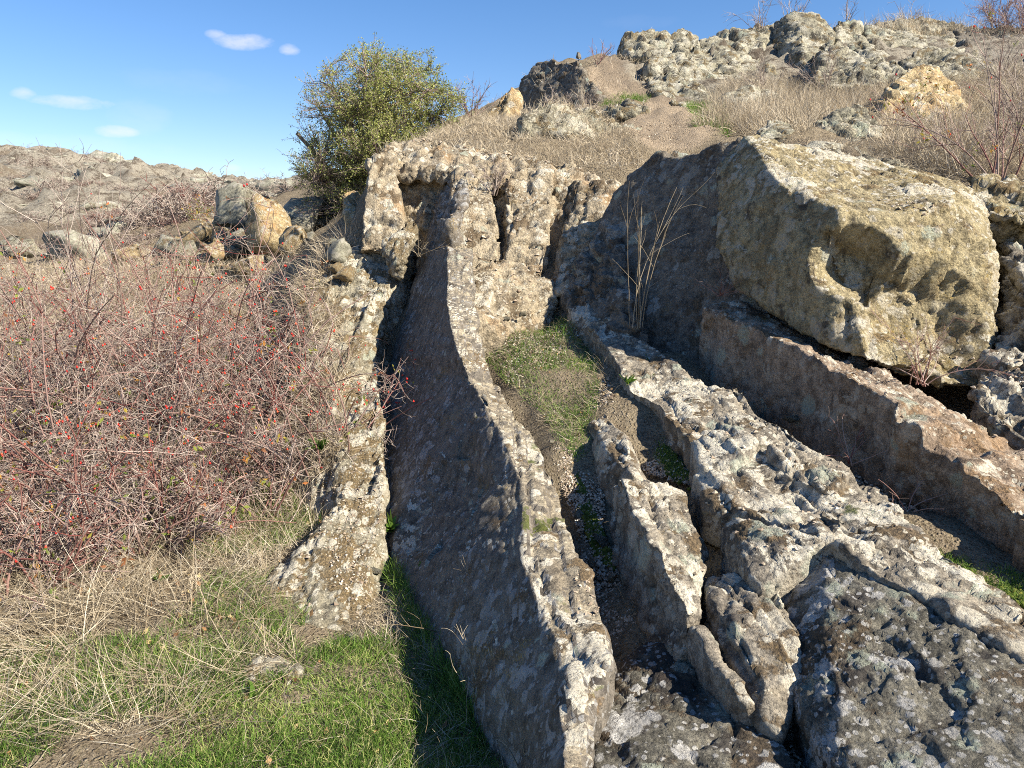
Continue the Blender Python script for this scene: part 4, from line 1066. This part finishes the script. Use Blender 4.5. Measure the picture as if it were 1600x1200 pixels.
def open_shrub(name, cx, cy, H, label, seed, n=9, spread=.28, nsub=70, nsub2=160, mat='twig', rad=.006, hips=0, lf=0, leafmat='autumn', cat='shrub', lean=(0, 0), z=None, lsz=(.02, .04), droop=.01, parts=True, sub2len=.22):
    g = np.random.default_rng(seed)
    z = zg(cx, cy) if z is None else z
    root = empty(name, (cx, cy, z), label, cat)
    base = np.c_[g.normal(size=(n, 2)) * H * .04, np.full(n, -.03)]
    d = unit(np.c_[g.normal(size=(n, 2)) * spread + np.array(lean), np.ones(n)])
    c = walk(base, d, H * g.uniform(.65, 1.08, n), 9, .09, droop, g)
    build('stem', [(*tubes(c, rad, rad * .3, 4), g.uniform(.1, .8, n))], M[mat], root)
    if nsub:
        s1 = sub(c, nsub, .4, lambda m: g.uniform(.12, .4, m) * H, 6, g, .25, 1, .12, -.01, .9)
        P = [(*tubes(s1, rad * .42, rad * .16), g.uniform(.1, .9, nsub))]
        tipsrc = s1
        if nsub2:
            s2 = sub(s1, nsub2, .5, lambda m: g.uniform(.3, 1, m) * H * sub2len, 5, g, .1, 1, .15, 0, .8)
            P.append((*tubes(s2, rad * .24, rad * .12), g.uniform(.2, 1, nsub2))); tipsrc = s2
        o = build('twigs', P, M[mat], root); o['kind'] = 'stuff'
        if hips:
            q = tipsrc[g.integers(0, len(tipsrc), hips), -1]
            o = build('rosehips', [(*blobs(q, g.uniform(.006, .009, hips), g, (1, 1, 1.4)),)], M['hip'], root); o['kind'] = 'stuff'
        if lf:
            q = tipsrc[g.integers(0, len(tipsrc), lf), -1]
            q = np.repeat(q, 5, 0) + g.normal(size=(lf * 5, 3)) * lsz[0] * .9
            o = build('leaves', [(*leaves(q, g.uniform(*lsz, len(q)), g), np.repeat(g.random(lf), 5))], M[leafmat], root); o['kind'] = 'stuff'
    return root
def xyat(px, py, d):
    p = at(px, py, d); return float(p[0]), float(p[1])
x, y = xyat(150, 560, 5.3)
open_shrub('bare_shrub', x, y, 1.95, 'tall bare grey shrub rising above the rosehip thicket against the far hill', 301, n=11, spread=.24, nsub=90, nsub2=190, rad=.008, lf=6)
x, y = xyat(60, 560, 5.0)
open_shrub('bare_shrub', x, y, 1.6, 'thin bare shrub with a few green leaves at the left edge', 302, n=6, spread=.35, nsub=50, nsub2=90, rad=.006, lf=16)
x, y = xyat(270, 500, 6.4)
open_shrub('bare_shrub', x, y, 1.5, 'spindly reddish shrub between the tall bare shrub and the rubble', 303, n=6, spread=.3, nsub=40, nsub2=90, mat='redtwig', rad=.006, hips=12)
# tall dead grass stalks standing out of the thicket
for k, (px, py, d, H) in enumerate(((262, 520, 5.6, 1.55), (238, 520, 5.2, 1.6), (330, 520, 6.0, 1.2), (390, 560, 5.5, .9), (30, 520, 5.2, 1.65), (440, 520, 6.3, 1.0), (505, 560, 5.9, 1.0))):
    x, y = xyat(px, py, d)
    open_shrub('dead_stalk', x, y, H, ('pair of tall pale dead stalks in front of the far hill', 'tallest pale dead stalks, crossing the skyline of the far hill', 'thin pale stalks in front of the rubble', 'short pale stalks in the reddish twigs', 'pale stalks at the very left edge', 'dry stalks in the tawny grass near the ledge', 'dry stalks beside the striped ledge')[k],
               310 + k, n=4, spread=.12, nsub=14, nsub2=0, mat='straw', rad=.0032, cat='plant')
# rosehip plant at the right edge
x, y = xyat(1560, 275, 5.7)
open_shrub('rosehip_bush', x, y, 1.15, 'rosehip bush with dark red canes and a few hips at the upper right edge', 320, n=9, spread=.38, nsub=60, nsub2=150, mat='redtwig', rad=.0075, hips=16, lf=16, cat='bush', lean=(-.30, 0))
x, y = xyat(1640, 270, 6.0)
open_shrub('rosehip_bush', x, y, 1.0, 'grey twiggy rose scrub running out of the right edge', 321, n=12, spread=.5, nsub=120, nsub2=420, mat='twig', rad=.005, hips=4, lf=8, cat='bush')
x, y = xyat(1420, 200, 8.2)
open_shrub('yellow_shrub', x, y, .45, 'low shrub with yellowing leaves in front of the orange boulder', 322, n=8, spread=.6, nsub=40, nsub2=60, rad=.004, lf=45, lsz=(.02, .04))
# plant of dry stalks in front of the shaded wall
x, y = xyat(992, 505, 4.85)
p = at(992, 505, 4.85)
open_shrub('dry_stalk_plant', x, y, .95, 'plant of pale dry budded stalks standing in front of the shaded wall', 330, n=8, spread=.07, nsub=22, nsub2=0, mat='straw', rad=.0032, cat='plant', z=float(p[2]), lean=(-.05, 0), droop=-.02)
# small shrubs on the skyline
sky_sh = [(1560, 48, 17.4, 1.0, 'redtwig', 'reddish leafless bush on the skyline at the upper right corner', 14, 700), (1595, 50, 17.0, .9, 'redtwig', 'second reddish skyline bush, cut by the right edge', 14, 700),
          (1190, 48, 17.2, .9, 'twig', 'bare twiggy bush on the skyline left of the summit knob', 8, 90), (1235, 32, 17.0, .75, 'twig', 'bare twigs standing on the summit knob', 9, 60),
          (1325, 36, 17.6, .7, 'twig', 'thin bare twigs on the skyline right of the summit knob', 6, 50), (1415, 38, 18.0, .75, 'twig', 'lone slanting bare twigs on the middle of the skyline', 6, 60),
          (935, 96, 14.6, .45, 'redtwig', 'small faint bush on the skyline above the tawny slope', 8, 60), (738, 190, 12.0, .6, 'redtwig', 'bare reddish twigs right of the bushy tree', 9, 120)]
for k, (px, py, d, H, mt, lab, n, m2) in enumerate(sky_sh):
    x, y = xyat(px, py, d)
    zz = max(zg(x, y), float(at(px, py + 3, d)[2]) - .05)
    open_shrub('skyline_bush', x, y, H, lab, 340 + k, n=n, spread=.5, nsub=int(m2 * .4) + 20, nsub2=m2, mat=mt, rad=.009, cat='bush', z=zz)
# thickets on the slope: grey twiggy scrub
for k, (px, py, d, H, lab) in enumerate(((1200, 135, 12.5, .7, 'grey twiggy scrub at the foot of the summit knob'), (1290, 135, 12.5, .75, 'bare scrub below the split rocks of the summit'), (1480, 235, 6.6, .5, 'low tangled scrub behind the rosehip canes'),
                                         (1560, 130, 12.0, .8, 'grey bush high on the slope at the right edge'), (1590, 220, 7.2, .7, 'dense grey scrub at the right edge above the small boulder'),
                                         (860, 172, 11.5, .5, 'dark bare twigs at the foot of the jagged outcrop'), (915, 172, 11.5, .45, 'bare twigs right of the jagged outcrop'), (770, 300, 6.9, .3, 'small dry tuft over the crevice of the back wall'))):
    x, y = xyat(px, py, d)
    open_shrub('bare_shrub', x, y, H, lab, 360 + k, n=10, spread=.6, nsub=80, nsub2=220, rad=.0055, z=None if k != 7 else float(at(px, py, d)[2]))

# ------------------------------------------------------------------ the bushy tree left of the rock tower
def bushy_tree():
    g = np.random.default_rng(77)
    d0 = 11.0
    bx, by = xyat(560, 330, d0)
    z = zg(bx, by)
    root = empty('bushy_tree', (bx, by, z), 'rounded olive green bushy tree against the sky, left of the rock tower', 'tree')
    c = at(598, 205, d0) - np.array((bx, by, z))
    zb = at(500, 335, d0)[2] - z
    R = np.array((1.18, 1.1, 1.15))
    n = 1500
    u = unit(g.normal(size=(n, 3))); rr_ = g.random(n) ** .42
    lump = .98 + .22 * perlin(u * 2.2 + 3) + .16 * perlin(u * 5.3 + 9)
    T = c + u * R * (rr_ * lump)[:, None]
    low = T[:, 2] < c[2] - .3
    T[low, 0] = c[0] - .18 + (T[low, 0] - c[0]) * np.where(T[low, 0] < c[0], .95, .8)
    m = 330                                     # low left skirt down to the ground
    sk = np.c_[g.uniform(-1.12, -.1, m) + c[0], g.uniform(-.7, .7, m), g.uniform(zb - .05, c[2] - .3, m)]
    T = np.concatenate([T, sk])
    trunks = walk(np.c_[g.normal(size=(7, 2)) * .06, np.full(7, -.1)], unit(np.c_[g.normal(size=(7, 2)) * .35, np.ones(7)]), 1.1, 8, .08, 0, g)
    tl = trunks
    build('trunk', [(*tubes(trunks, .05, .022, 6),)], M['bark'], root)
    # limbs: from trunks towards well spread targets
    L = T[g.choice(len(T), 46, replace=False)]
    def reach(src, tg, K, sag, jit):
        A = src.reshape(-1, 3)
        out = np.empty((len(tg), K, 3))
        t = np.linspace(0, 1, K)
        for i, q in enumerate(tg):
            dd = np.linalg.norm(A - q, axis=1) + 1.2 * np.abs(np.minimum(q[2] - A[:, 2], 0)) + .35 * np.linalg.norm(A - np.array((0, 0, 0)), axis=1) * 0
            s = A[np.argmin(dd + g.random(len(A)) * .12)]
            mid = (s + q) / 2 + np.array((0, 0, sag)) * np.linalg.norm(q - s) + g.normal(size=3) * jit * np.linalg.norm(q - s)
            out[i] = ((1 - t) ** 2)[:, None] * s + (2 * t * (1 - t))[:, None] * mid + (t ** 2)[:, None] * q
        return out
    limbs = reach(trunks, L, 9, .12, .08)
    build('limb', [(*tubes(limbs, .018, .007, 5),)], M['bark'], root)
    br = reach(limbs, T, 6, .05, .1)
    tw = sub(br, 9000, .7, lambda q: g.uniform(.07, .22, q), 5, g, .45, 1.0, .2, -.03, .7)
    o = build('twigs', [(*tubes(br, .006, .0025), g.uniform(.1, .6, len(br))), (*tubes(tw, .0028, .0018), g.uniform(.1, .7, len(tw)))], M['twig'], root); o['kind'] = 'stuff'
    # leaves along the twigs, thinner on the left where the bush is half bare
    i = g.integers(0, len(tw), 130000); k = g.integers(1, 5, 130000)
    Lp = tw[i, k] + g.normal(size=(130000, 3)) * .016
    rel = (Lp[:, 0] - c[0]) / 1.2
    bare = np.clip((-.1 - rel) * .9, 0, .6) + .35 * (fbm(Lp * 1.9, 2) < -.2)
    Lp = Lp[g.random(len(Lp)) > bare]
    t = np.clip(.48 + .22 * fbm(Lp * 2.1, 2) + g.normal(size=len(Lp)) * .22, 0, 1)
    o = build('foliage', [(*leaves(Lp, g.uniform(.016, .032, len(Lp)), g, .6), t)], M['leaf'], root); o['kind'] = 'stuff'
bushy_tree()
# ------------------------------------------------------------------ loose stones, rubble and the far hillside
def stone_mesh(name, seed, sub_=3, flat=(1, 1, .7), amp=.22, angular=True, mat=None):
    bm = bmesh.new()
    if angular:
        g = np.random.default_rng(seed)
        p = unit(g.normal(size=(11, 3))) * g.uniform(.75, 1.05, (11, 1))
        hull_bm(bm, [q for q in p])
        bmesh.ops.triangulate(bm, faces=bm.faces)
        bmesh.ops.subdivide_edges(bm, edges=bm.edges, cuts=3 if sub_ > 2 else 1, use_grid_fill=True)
    else:
        bmesh.ops.create_icosphere(bm, subdivisions=sub_, radius=1)
    me = bpy.data.meshes.new(name); bm.to_mesh(me); bm.free()
    if angular: smooth_mesh(me, 1, .2)
    V = verts_of(me); N = normals_of(me)
    w1, w2, wv = worley(V * 1.5 + seed * 3.1)
    V = V * (1 + amp * .6 * fbm(V * 1.2 + seed * 5, 3)[:, None]) + N * (amp * .5 * np.clip(wv, -.8, .8) - amp * .35 * np.clip(1 - (w2 - w1) * 6, 0, 1))[:, None]
    V += N * (amp * .22 * fbm(V * 6 + seed, 3))[:, None]
    V = V * np.array(flat)
    set_verts(me, V)
    me.polygons.foreach_set("use_smooth", np.full(len(me.polygons), True))
    me.materials.append(M[mat])
    return me
def place(name, me, p, s, rot, label, cat, group=None):
    o = bpy.data.objects.new(name, me); COL.objects.link(o)
    o.location = p; o.scale = s; o.rotation_euler = rot
    return tag(o, label, cat, group)
g = np.random.default_rng(55)
# hillside boulders
HB = [stone_mesh('hill_boulder', 60 + i, 3, (1, 1, .62), .26, True, 'far') for i in range(7)]
hill = [(-420, 236), (0, 240), (150, 235), (250, 262), (330, 275), (460, 285), (470, 330), (360, 345), (300, 420), (-420, 420)]
B = scatter(290, hill, (17, 75), (-52, -12), 401, flat=0)
for i, b in enumerate(B):
    r = math.hypot(b[0], b[1])
    s = g.uniform(.2, .7) ** 1.2 * (1 + r / 70) * (1.0 if r > 22 else .6)
    place('hill_boulder', HB[i % 7], (b[0], b[1], b[2] + s * .02), (s * g.uniform(.8, 1.6), s, s * g.uniform(.6, 1.1)), (g.uniform(-.2, .2), g.uniform(-.2, .2), g.uniform(0, 6.3)),
          'pale grey boulder scattered with many others over the far rocky hillside', 'boulder', 'boulders on the far hillside')
big = at(150, 248, 60); 
for (px, py, d, s, lab) in ((150, 243, 56, 1.9, 'rounded boulder at the highest point of the far hill'), (90, 246, 56, 1.5, 'smaller rounded boulder left of the highest one on the far hill'), (150, 275, 45, 1.2, 'large pale boulder just under the top of the far hill'), (265, 272, 50, 1.4, 'pale boulder where the far skyline drops')):
    p = at(px, py, d); zz = zg(p[0], p[1])
    place('hill_boulder', HB[int(px) % 7], (p[0], p[1], max(zz, p[2] - s * .45)), (s * 1.3, s, s * .8), (0, 0, px), lab, 'boulder', 'boulders on the far hillside')
# far scrub
def scrub_mesh(seed, mat='twig'):
    g2 = np.random.default_rng(seed)
    n = 16
    c = walk(np.c_[g2.normal(size=(n, 2)) * .1, np.zeros(n)], up_dirs(n, .7, g2), g2.uniform(.6, 1.1, n), 6, .15, .03, g2)
    s = sub(c, 130, .7, lambda m: g2.uniform(.15, .5, m), 4, g2, .2, 1, .2, 0, .7)
    s2 = sub(s, 330, .8, lambda m: g2.uniform(.08, .25, m), 3, g2, .1, 1, .2, 0, .7)
    o = build('far_scrub', [(*tubes(c, .014, .008), g2.random(n)), (*tubes(s, .009, .006), g2.random(130)), (*tubes(s2, .007, .005), g2.random(330))], M[mat])
    me = o.data; bpy.data.objects.remove(o); return me
SC = [scrub_mesh(500 + i, 'twig' if i != 2 else 'redtwig') for i in range(4)]
B = scatter(280, hill, (15, 75), (-52, -12), 402, flat=0)
sk = []
for k in range(34):
    px = g.uniform(-60, 460); d = g.uniform(52, 70); 
    a = math.atan2((px - 800) / FPX, 1); sk.append((d * math.tan(a) , d))
for i, b in enumerate(B):
    r = math.hypot(b[0], b[1]); s = g.uniform(.12, .34) * (1 + r / 50)
    place('far_scrub', SC[i % 4], (b[0], b[1], b[2] - .05), (s * 1.4, s * 1.4, s), (0, 0, g.uniform(0, 6.3)), 'grey brown leafless scrub bush among the boulders of the far hillside', 'bush', 'scrub on the far hillside')
x, y = xyat(245, 380, 19); 
for k, (px, py, d, s) in enumerate(((235, 372, 17.5, 1.0), (262, 368, 18, 1.15), (285, 362, 19, 1.2), (305, 352, 20, 1.2), (330, 345, 21, 1.2), (300, 372, 17, .9))):
    x, y = xyat(px, py, d)
    place('far_scrub', SC[k % 4], (x, y, zg(x, y) - .05), (s * .8,) * 2 + (s * .75,), (0, 0, k * 1.3), ('leftmost grey bush of the thicket behind the rubble heap', 'grey bush second from the left in the thicket behind the rubble', 'middle grey bush of the thicket behind the rubble heap', 'grey bush of the thicket nearest the top of the rubble heap', 'farthest right grey bush of the thicket behind the rubble', 'small low grey bush in front of the thicket behind the rubble')[k], 'bush', 'thicket behind the rubble heap')
x, y = xyat(318, 352, 15.5)
open_shrub('yellow_shrub', x, y, .6, 'small shrub with bright yellow leaves behind the rubble heap', 410, n=9, spread=.5, nsub=50, nsub2=80, rad=.006, lf=60, lsz=(.03, .05), leafmat='autumn')
# rubble heap, mid distance
RB = [stone_mesh('rubble_block', 80 + i, 3, (1, .8, .8), .20, True, 'orange' if i % 3 else 'far') for i in range(6)]
RG = [stone_mesh('rubble_block', 90 + i, 3, (1, .8, .7), .14, True, 'upper') for i in range(3)]
# earth heap carrying the rubble
rock('rubble_mound', [[P3(p) for p in ((255,420,11.4),(300,388,12),(355,350,13),(410,335,13.4),(470,350,12.6),(540,350,11.8),(560,395,9.6),(450,440,9.8),(330,440,10.2))] + down([(255,420,11.6),(410,340,13.8),(560,395,9.8),(450,440,10),(330,440,10.4)], .5)],
     .045, M['orange'], 'mound of broken orange and grey stone left of the bushy tree', 'rock', amp=.12, seed=71, smooth=2, facet=(2.4, 2.4, 3))

rub = [(365, 352, 12.2, .34, .46, 0, 'tall broken orange block at the top of the rubble heap'), (398, 335, 12.6, .30, .34, 3, 'dark overhanging block at the top right of the rubble heap'), (412, 328, 12.9, .34, .22, 4, 'flat slab capping the rubble heap'),
       (430, 388, 10.6, .36, .42, 1, 'large grey orange rock on the right of the rubble heap'), (462, 396, 10.4, .32, .30, 5, 'second large weathered rock at the right end of the rubble heap'), (418, 352, 12.2, .26, .34, 2, 'steep orange block under the flat capping slab'), (375, 392, 11.2, .26, .24, 3, 'rounded dark grey block in the middle of the rubble heap'), (345, 372, 11.8, .24, .16, 2, 'small pale block under the tall orange one'),
       (310, 380, 11.6, .30, .24, 1, 'orange block on the left slope of the rubble heap'), (350, 405, 10.9, .22, .20, 2, 'small bright orange block low in the rubble heap'), (290, 400, 11.3, .26, .22, 4, 'grey block at the left foot of the rubble heap'),
       (320, 412, 10.9, .18, .14, 5, 'little grey block beside the left foot of the rubble heap'), (262, 402, 11.6, .24, .26, 3, 'dark edged block at the far left end of the rubble'), (395, 425, 10.2, .3, .2, 5, 'low weathered block at the front of the rubble heap'),
       (468, 360, 11.2, .42, .34, 0, 'grey block partly behind the tawny grass left of the bushy tree'), (330, 350, 12.6, .2, .14, 5, 'small block on the upper left edge of the rubble heap'), (360, 435, 9.8, .22, .14, 2, 'half buried orange stone in the grass below the rubble'),
       (436, 330, 12.9, .42, .16, 4, 'long flat slab between the rubble heap and the bushy tree'), (410, 380, 11.6, .24, .3, 2, 'upright orange stone in the middle right of the rubble'), (500, 345, 11.5, .5, .14, 4, 'flat pale slab right beside the bushy tree'),
       (200, 410, 12.5, .4, .26, 5, 'pale rock on the slope left of the rubble heap'), (120, 400, 13.5, .5, .3, 0, 'broad pale rock behind the tall bare shrub'), (45, 395, 13.5, .5, .3, 4, 'pale rock on the slope at the left edge')]
DIRB = bvh_of([o for o in ROCKS if o.name.startswith(('rock_ledge', 'rubble'))] + [ground])
def seen(px, py):
    o_ = Vector((0, 0, CAM_Z)); h = DIRB.ray_cast(o_, (Vector(at(px, py, 5.0)) - o_).normalized())
    return np.array(h[0]) if h[0] is not None else at(px, py, 12)
words = ['orange', 'grey', 'pale', 'brown', 'tawny', 'mottled', 'dark']; sides = ['upper', 'middle', 'lower']
for k in range(34):
    px = g.uniform(268, 545); py = 318 + (px > 440) * 22 + abs(px - 385) * .16 + g.random() * (95 - abs(px - 385) * .1)
    s = g.uniform(.06, .15)
    rub.append((px, py, 0, s, s * g.uniform(.6, 1), int(g.integers(0, 6)), '%s %s little stone in the %s %s part of the rubble heap' % (('flat', 'angular', 'squat', 'tilted', 'blunt')[k % 5], words[k % 7], sides[min(2, int((py - 318) / 35))], 'left' if px < 350 else 'central' if px < 450 else 'right')))
for k, (px, py, d, sx, sz, m, lab) in enumerate(rub):
    sx *= 1.45; sz *= 1.45; p = seen(px, py + 4); p[2] += sz * .35
    me = RG[m % 3] if m in (3, 4) else RB[m]
    place('rubble_block', me, (p[0], p[1], float(p[2])), (sx, sx, sz), (g.uniform(-.3, .3), g.uniform(-.3, .3), g.uniform(0, 6)), lab, 'rock', 'blocks of the rubble heap')
# loose stones near the camera
S1 = [stone_mesh('loose_stone', 120 + i, 3, (1, .8, .6), .14, True, 'ledge' if i % 2 else 'upper') for i in range(5)]
ls = [(585, 893, 3.55, .05, 'small dark triangular stone with a white patch on the near ledge'), (553, 1003, 2.95, .07, 'pale angular stone where the near ledge meets the lawn'), (938, 842, 3.05, .05, 'rounded white stone deep in the long dark crack'),
      (958, 905, 2.75, .035, 'little pale stone lower in the long dark crack'), (905, 805, 3.15, .04, 'small stone near the upper end of the long dark crack'), (925, 880, 2.85, .03, 'tiny stone wedged in the long dark crack'),
      (862, 692, 3.75, .025, 'reddish pebble at the lower edge of the grass pocket'), (1235, 655, 3.75, .045, 'pale stone in the shaded gully above the middle ridge'), (1320, 770, 3.1, .05, 'stone in the dark gully beneath the rusty slab'),
      (1260, 720, 3.35, .035, 'small dark stone in the gully under the rusty slab'), (790, 500, 5.35, .05, 'mossy stone at the top of the grass pocket'), (815, 492, 5.4, .045, 'second mossy stone at the top of the grass pocket'),
      (415, 520, 7.0, .12, 'block with a black shadowed gap left of the striped ledge')]
for k, (px, py, d, s, lab) in enumerate(ls):
    p = at(px, py, d)
    place('loose_stone', S1[k % 5], (p[0], p[1], p[2] + s * .1), (s * 1.1, s, s), (g.uniform(-.4, .4), g.uniform(-.4, .4), g.uniform(0, 6)), lab, 'stone')
# gravel: pebbles in the pocket, the cracks and on the orange pocket at the bottom
gp = [([(770, 520), (940, 500), (960, 640), (935, 720), (905, 720), (850, 650), (790, 600)], (3.2, 6), 5200, .007), ([(860, 640), (930, 660), (950, 760), (940, 850), (900, 820), (860, 720)], (2.7, 4.6), 3800, .006),
      ([(900, 820), (960, 860), (1040, 1010), (960, 1020), (920, 930)], (2.1, 3.3), 1800, .007), ([(1000, 640), (1060, 700), (1080, 760), (1010, 740), (950, 650)], (2.8, 4.4), 2600, .006),
      ([(1200, 1140), (1260, 1070), (1330, 1160), (1400, 1300), (1150, 1300)], (1.4, 2.2), 2600, .004), ([(1180, 640), (1440, 800), (1600, 930), (1500, 880), (1250, 730)], (2.0, 4.2), 1500, .006),
      ([(940, 150), (1150, 150), (1120, 230), (950, 250)], (7.5, 12), 1300, .008), ([(1640, 200), (4500, 100), (4500, 2500), (1700, 1400), (1760, 700)], (1.2, 9), 2500, .012), ([(420, 780), (560, 980), (640, 1010), (600, 760)], (2.8, 4.8), 900, .006),
      ([(1420, 600), (1560, 640), (1600, 720), (1500, 680)], (2.8, 4.2), 900, .007)]
sets = []
for i, (poly, dr, n, s) in enumerate(gp):
    Bp = scatter(n, poly, dr, (-30, 45) if len(poly) != 5 or poly[1][0] < 2000 else (25, 75), 600 + i, rocks='any' if i > 7 else 'off')
    if len(Bp):
        sets.append((*chips(Bp + np.array((0, 0, s * .3)), s * g.uniform(.35, 1.6, len(Bp)) ** 1.4, g, .7),))
o = build('gravel', sets, M['pebble'], smooth=False); tag(o, 'loose pale gravel in the pocket, cracks and gullies between the slabs', 'gravel', kind='stuff')
# broken chips lying on the slabs
sets = []
for i, (poly, dr, n, s) in enumerate((([(900, 600), (1100, 590), (1400, 760), (1600, 900), (1600, 1040), (1290, 850), (1250, 1000), (1100, 1000), (950, 760)], (1.6, 4.8), 2400, .007), ([(1100, 470), (1280, 520), (1600, 690), (1600, 830), (1400, 650)], (2.3, 4.8), 900, .008),
                                      ([(690, 390), (870, 400), (880, 520), (700, 520)], (4.8, 6.6), 900, .012), ([(570, 215), (960, 250), (960, 290), (570, 270)], (6.2, 8.5), 1400, .016), ([(400, 780), (600, 760), (600, 1000), (400, 980)], (2.9, 4.6), 700, .008),
                                      ([(870, 950), (960, 930), (985, 1040), (900, 1080)], (1.7, 2.5), 700, .005))):
    Bp = scatter(n // 6, poly, dr, (-40, 45), 680 + i, rocks='only')
    if len(Bp): sets.append((*chips(Bp + np.array((0, 0, s * .15)), s * g.uniform(.3, 1.8, len(Bp)) ** 1.5, g), np.clip(g.normal(size=len(Bp)) * .2 + .4, 0, 1)))
o = build('rock_chips', sets, M['pebble'], smooth=False); tag(o, 'small broken rock chips lying on the slabs', 'rubble', kind='stuff')
# fallen leaves
sets = []
for i, (poly, dr, n, s) in enumerate((([(-200, 640), (560, 640), (520, 980), (-200, 1050)], (2.4, 6), 900, .035), ([(760, 520), (940, 500), (1000, 760), (900, 780)], (2.8, 6), 260, .02), (lawn, (1.5, 3.5), 160, .03))):
    Bp = scatter(n, poly, dr, (-60, 40), 640 + i)
    sets.append((*leaves(Bp + np.array((0, 0, .012)), g.uniform(.5, 1.2, len(Bp)) * s, g, .6, .3),))
o = build('fallen_leaves', sets, M['litter']); tag(o, 'brown and yellow fallen leaves under the thicket', 'leaves', kind='stuff')
# moss cushions on the shaded floor of the pocket and gullies
sets = []
for i, (poly, dr, n) in enumerate((([(1000, 540), (1075, 590), (1080, 610), (1020, 600)], (3.8, 5), 1500), ([(1010, 670), (1075, 720), (1085, 770), (1040, 740)], (2.9, 4), 1600),
                                   ([(905, 520), (940, 550), (930, 590), (885, 575)], (4.2, 5.4), 1800), ([(900, 730), (950, 850), (975, 900), (930, 870), (905, 800)], (2.6, 3.6), 900), ([(1480, 850), (1600, 920), (1600, 950), (1500, 890)], (2.0, 3.0), 900))):
    Bp = scatter(n, poly, dr, (-30, 45), 660 + i)
    if len(Bp):
        f = fbm(Bp * 7, 2) > -.15; Bp = Bp[f]
        sets.append((*blobs(Bp, g.uniform(.006, .014, len(Bp)), g, (1, 1, .8)),))
o = build('moss', sets, M['moss']); tag(o, 'dark green moss cushions on the floors between the slabs', 'moss', kind='stuff')
# dry thistle tangle over the trench, twigs in the gullies
def tangle(name, px, py, d, H, label, seed, n=7, ns=26, ns2=40, mat='straw', rad=.003, lean=(.3, 0), spread=.7, cat='plant'):
    p = at(px, py, d)
    return open_shrub(name, float(p[0]), float(p[1]), H, label, seed, n=n, spread=spread, nsub=ns, nsub2=ns2, mat=mat, rad=rad, lean=lean, z=float(p[2]), cat=cat, droop=.04)
tangle('dry_thistle', 690, 985, 2.95, .42, 'dry branching thistle stems leaning over the near end of the trench', 701, 8, 34, 46)
tangle('dry_thistle', 745, 1075, 2.45, .30, 'smaller dry stems at the foot of the dark face', 702, 5, 18, 20)
tangle('dry_thistle', 815, 1195, 1.95, .16, 'single dry stem at the bottom of the dark face', 703, 3, 6, 0, spread=.3, lean=(0, 0))
tangle('dry_twigs', 1330, 715, 3.2, .22, 'reddish dry twigs in the gully below the rusty slab', 704, 7, 26, 40, 'redtwig', .003)
tangle('dry_twigs', 1415, 795, 2.85, .24, 'bare twigs further down the gully near the end of the middle ridge', 705, 5, 16, 20, 'redtwig', .003)
tangle('dry_twigs', 985, 950, 2.5, .14, 'forked pale twig in the long dark crack', 706, 3, 8, 8, 'straw', .002, spread=.9)
tangle('bare_shrub', 1440, 592, 3.62, .42, 'low leafless shrub spreading across the front of the big boulder', 707, 12, 70, 130, 'redtwig', .003, (0, -.15), .8)
tangle('root_tuft', 1125, 455, 4.62, .2, 'brown dead tuft hanging under the edge of the big boulder', 708, 14, 50, 60, 'redtwig', .002, (-.1, -.4), .9)
tangle('dry_twigs', 640, 720, 4.9, .2, 'small dry sprigs in the shaded trench', 709, 6, 20, 10, 'straw', .002)
tangle('dry_twigs', 655, 395, 6.2, .3, 'dry twigs at the foot of the rock tower', 710, 7, 20, 20, 'straw', .003)
# leafy weeds
def weed(px, py, d, s, label, seed, n=16, mat='green'):
    gg = np.random.default_rng(seed); p = at(px, py, d)
    root = empty('leafy_weed', tuple(p), label, 'plant')
    pa = walk(np.zeros((n, 3)), up_dirs(n, .9, gg), gg.uniform(.6, 1, n) * s, 5, .1, .1, gg)
    V, F, m = ribbons(pa, s * .32, gg)
    build('leaves', [(V, F, m, gg.uniform(.1, .7, n))], M[mat], root)['kind'] = 'stuff'
weed(612, 828, 4.0, .12, 'leafy weed in the trench beside the dark face', 720, 20)
weed(668, 900, 3.45, .10, 'small green weed lower in the trench', 721)
weed(500, 700, 4.7, .12, 'green weed between the thicket and the striped ledge', 722)
weed(395, 1095, 2.5, .08, 'bright green weed rosette beside the half buried stone', 723, 12)
weed(250, 905, 3.5, .07, 'pale green seedling at the edge of the dry grass', 724, 10)
weed(980, 600, 4.2, .09, 'silvery green plant at the head of the middle ridge', 725, 14)
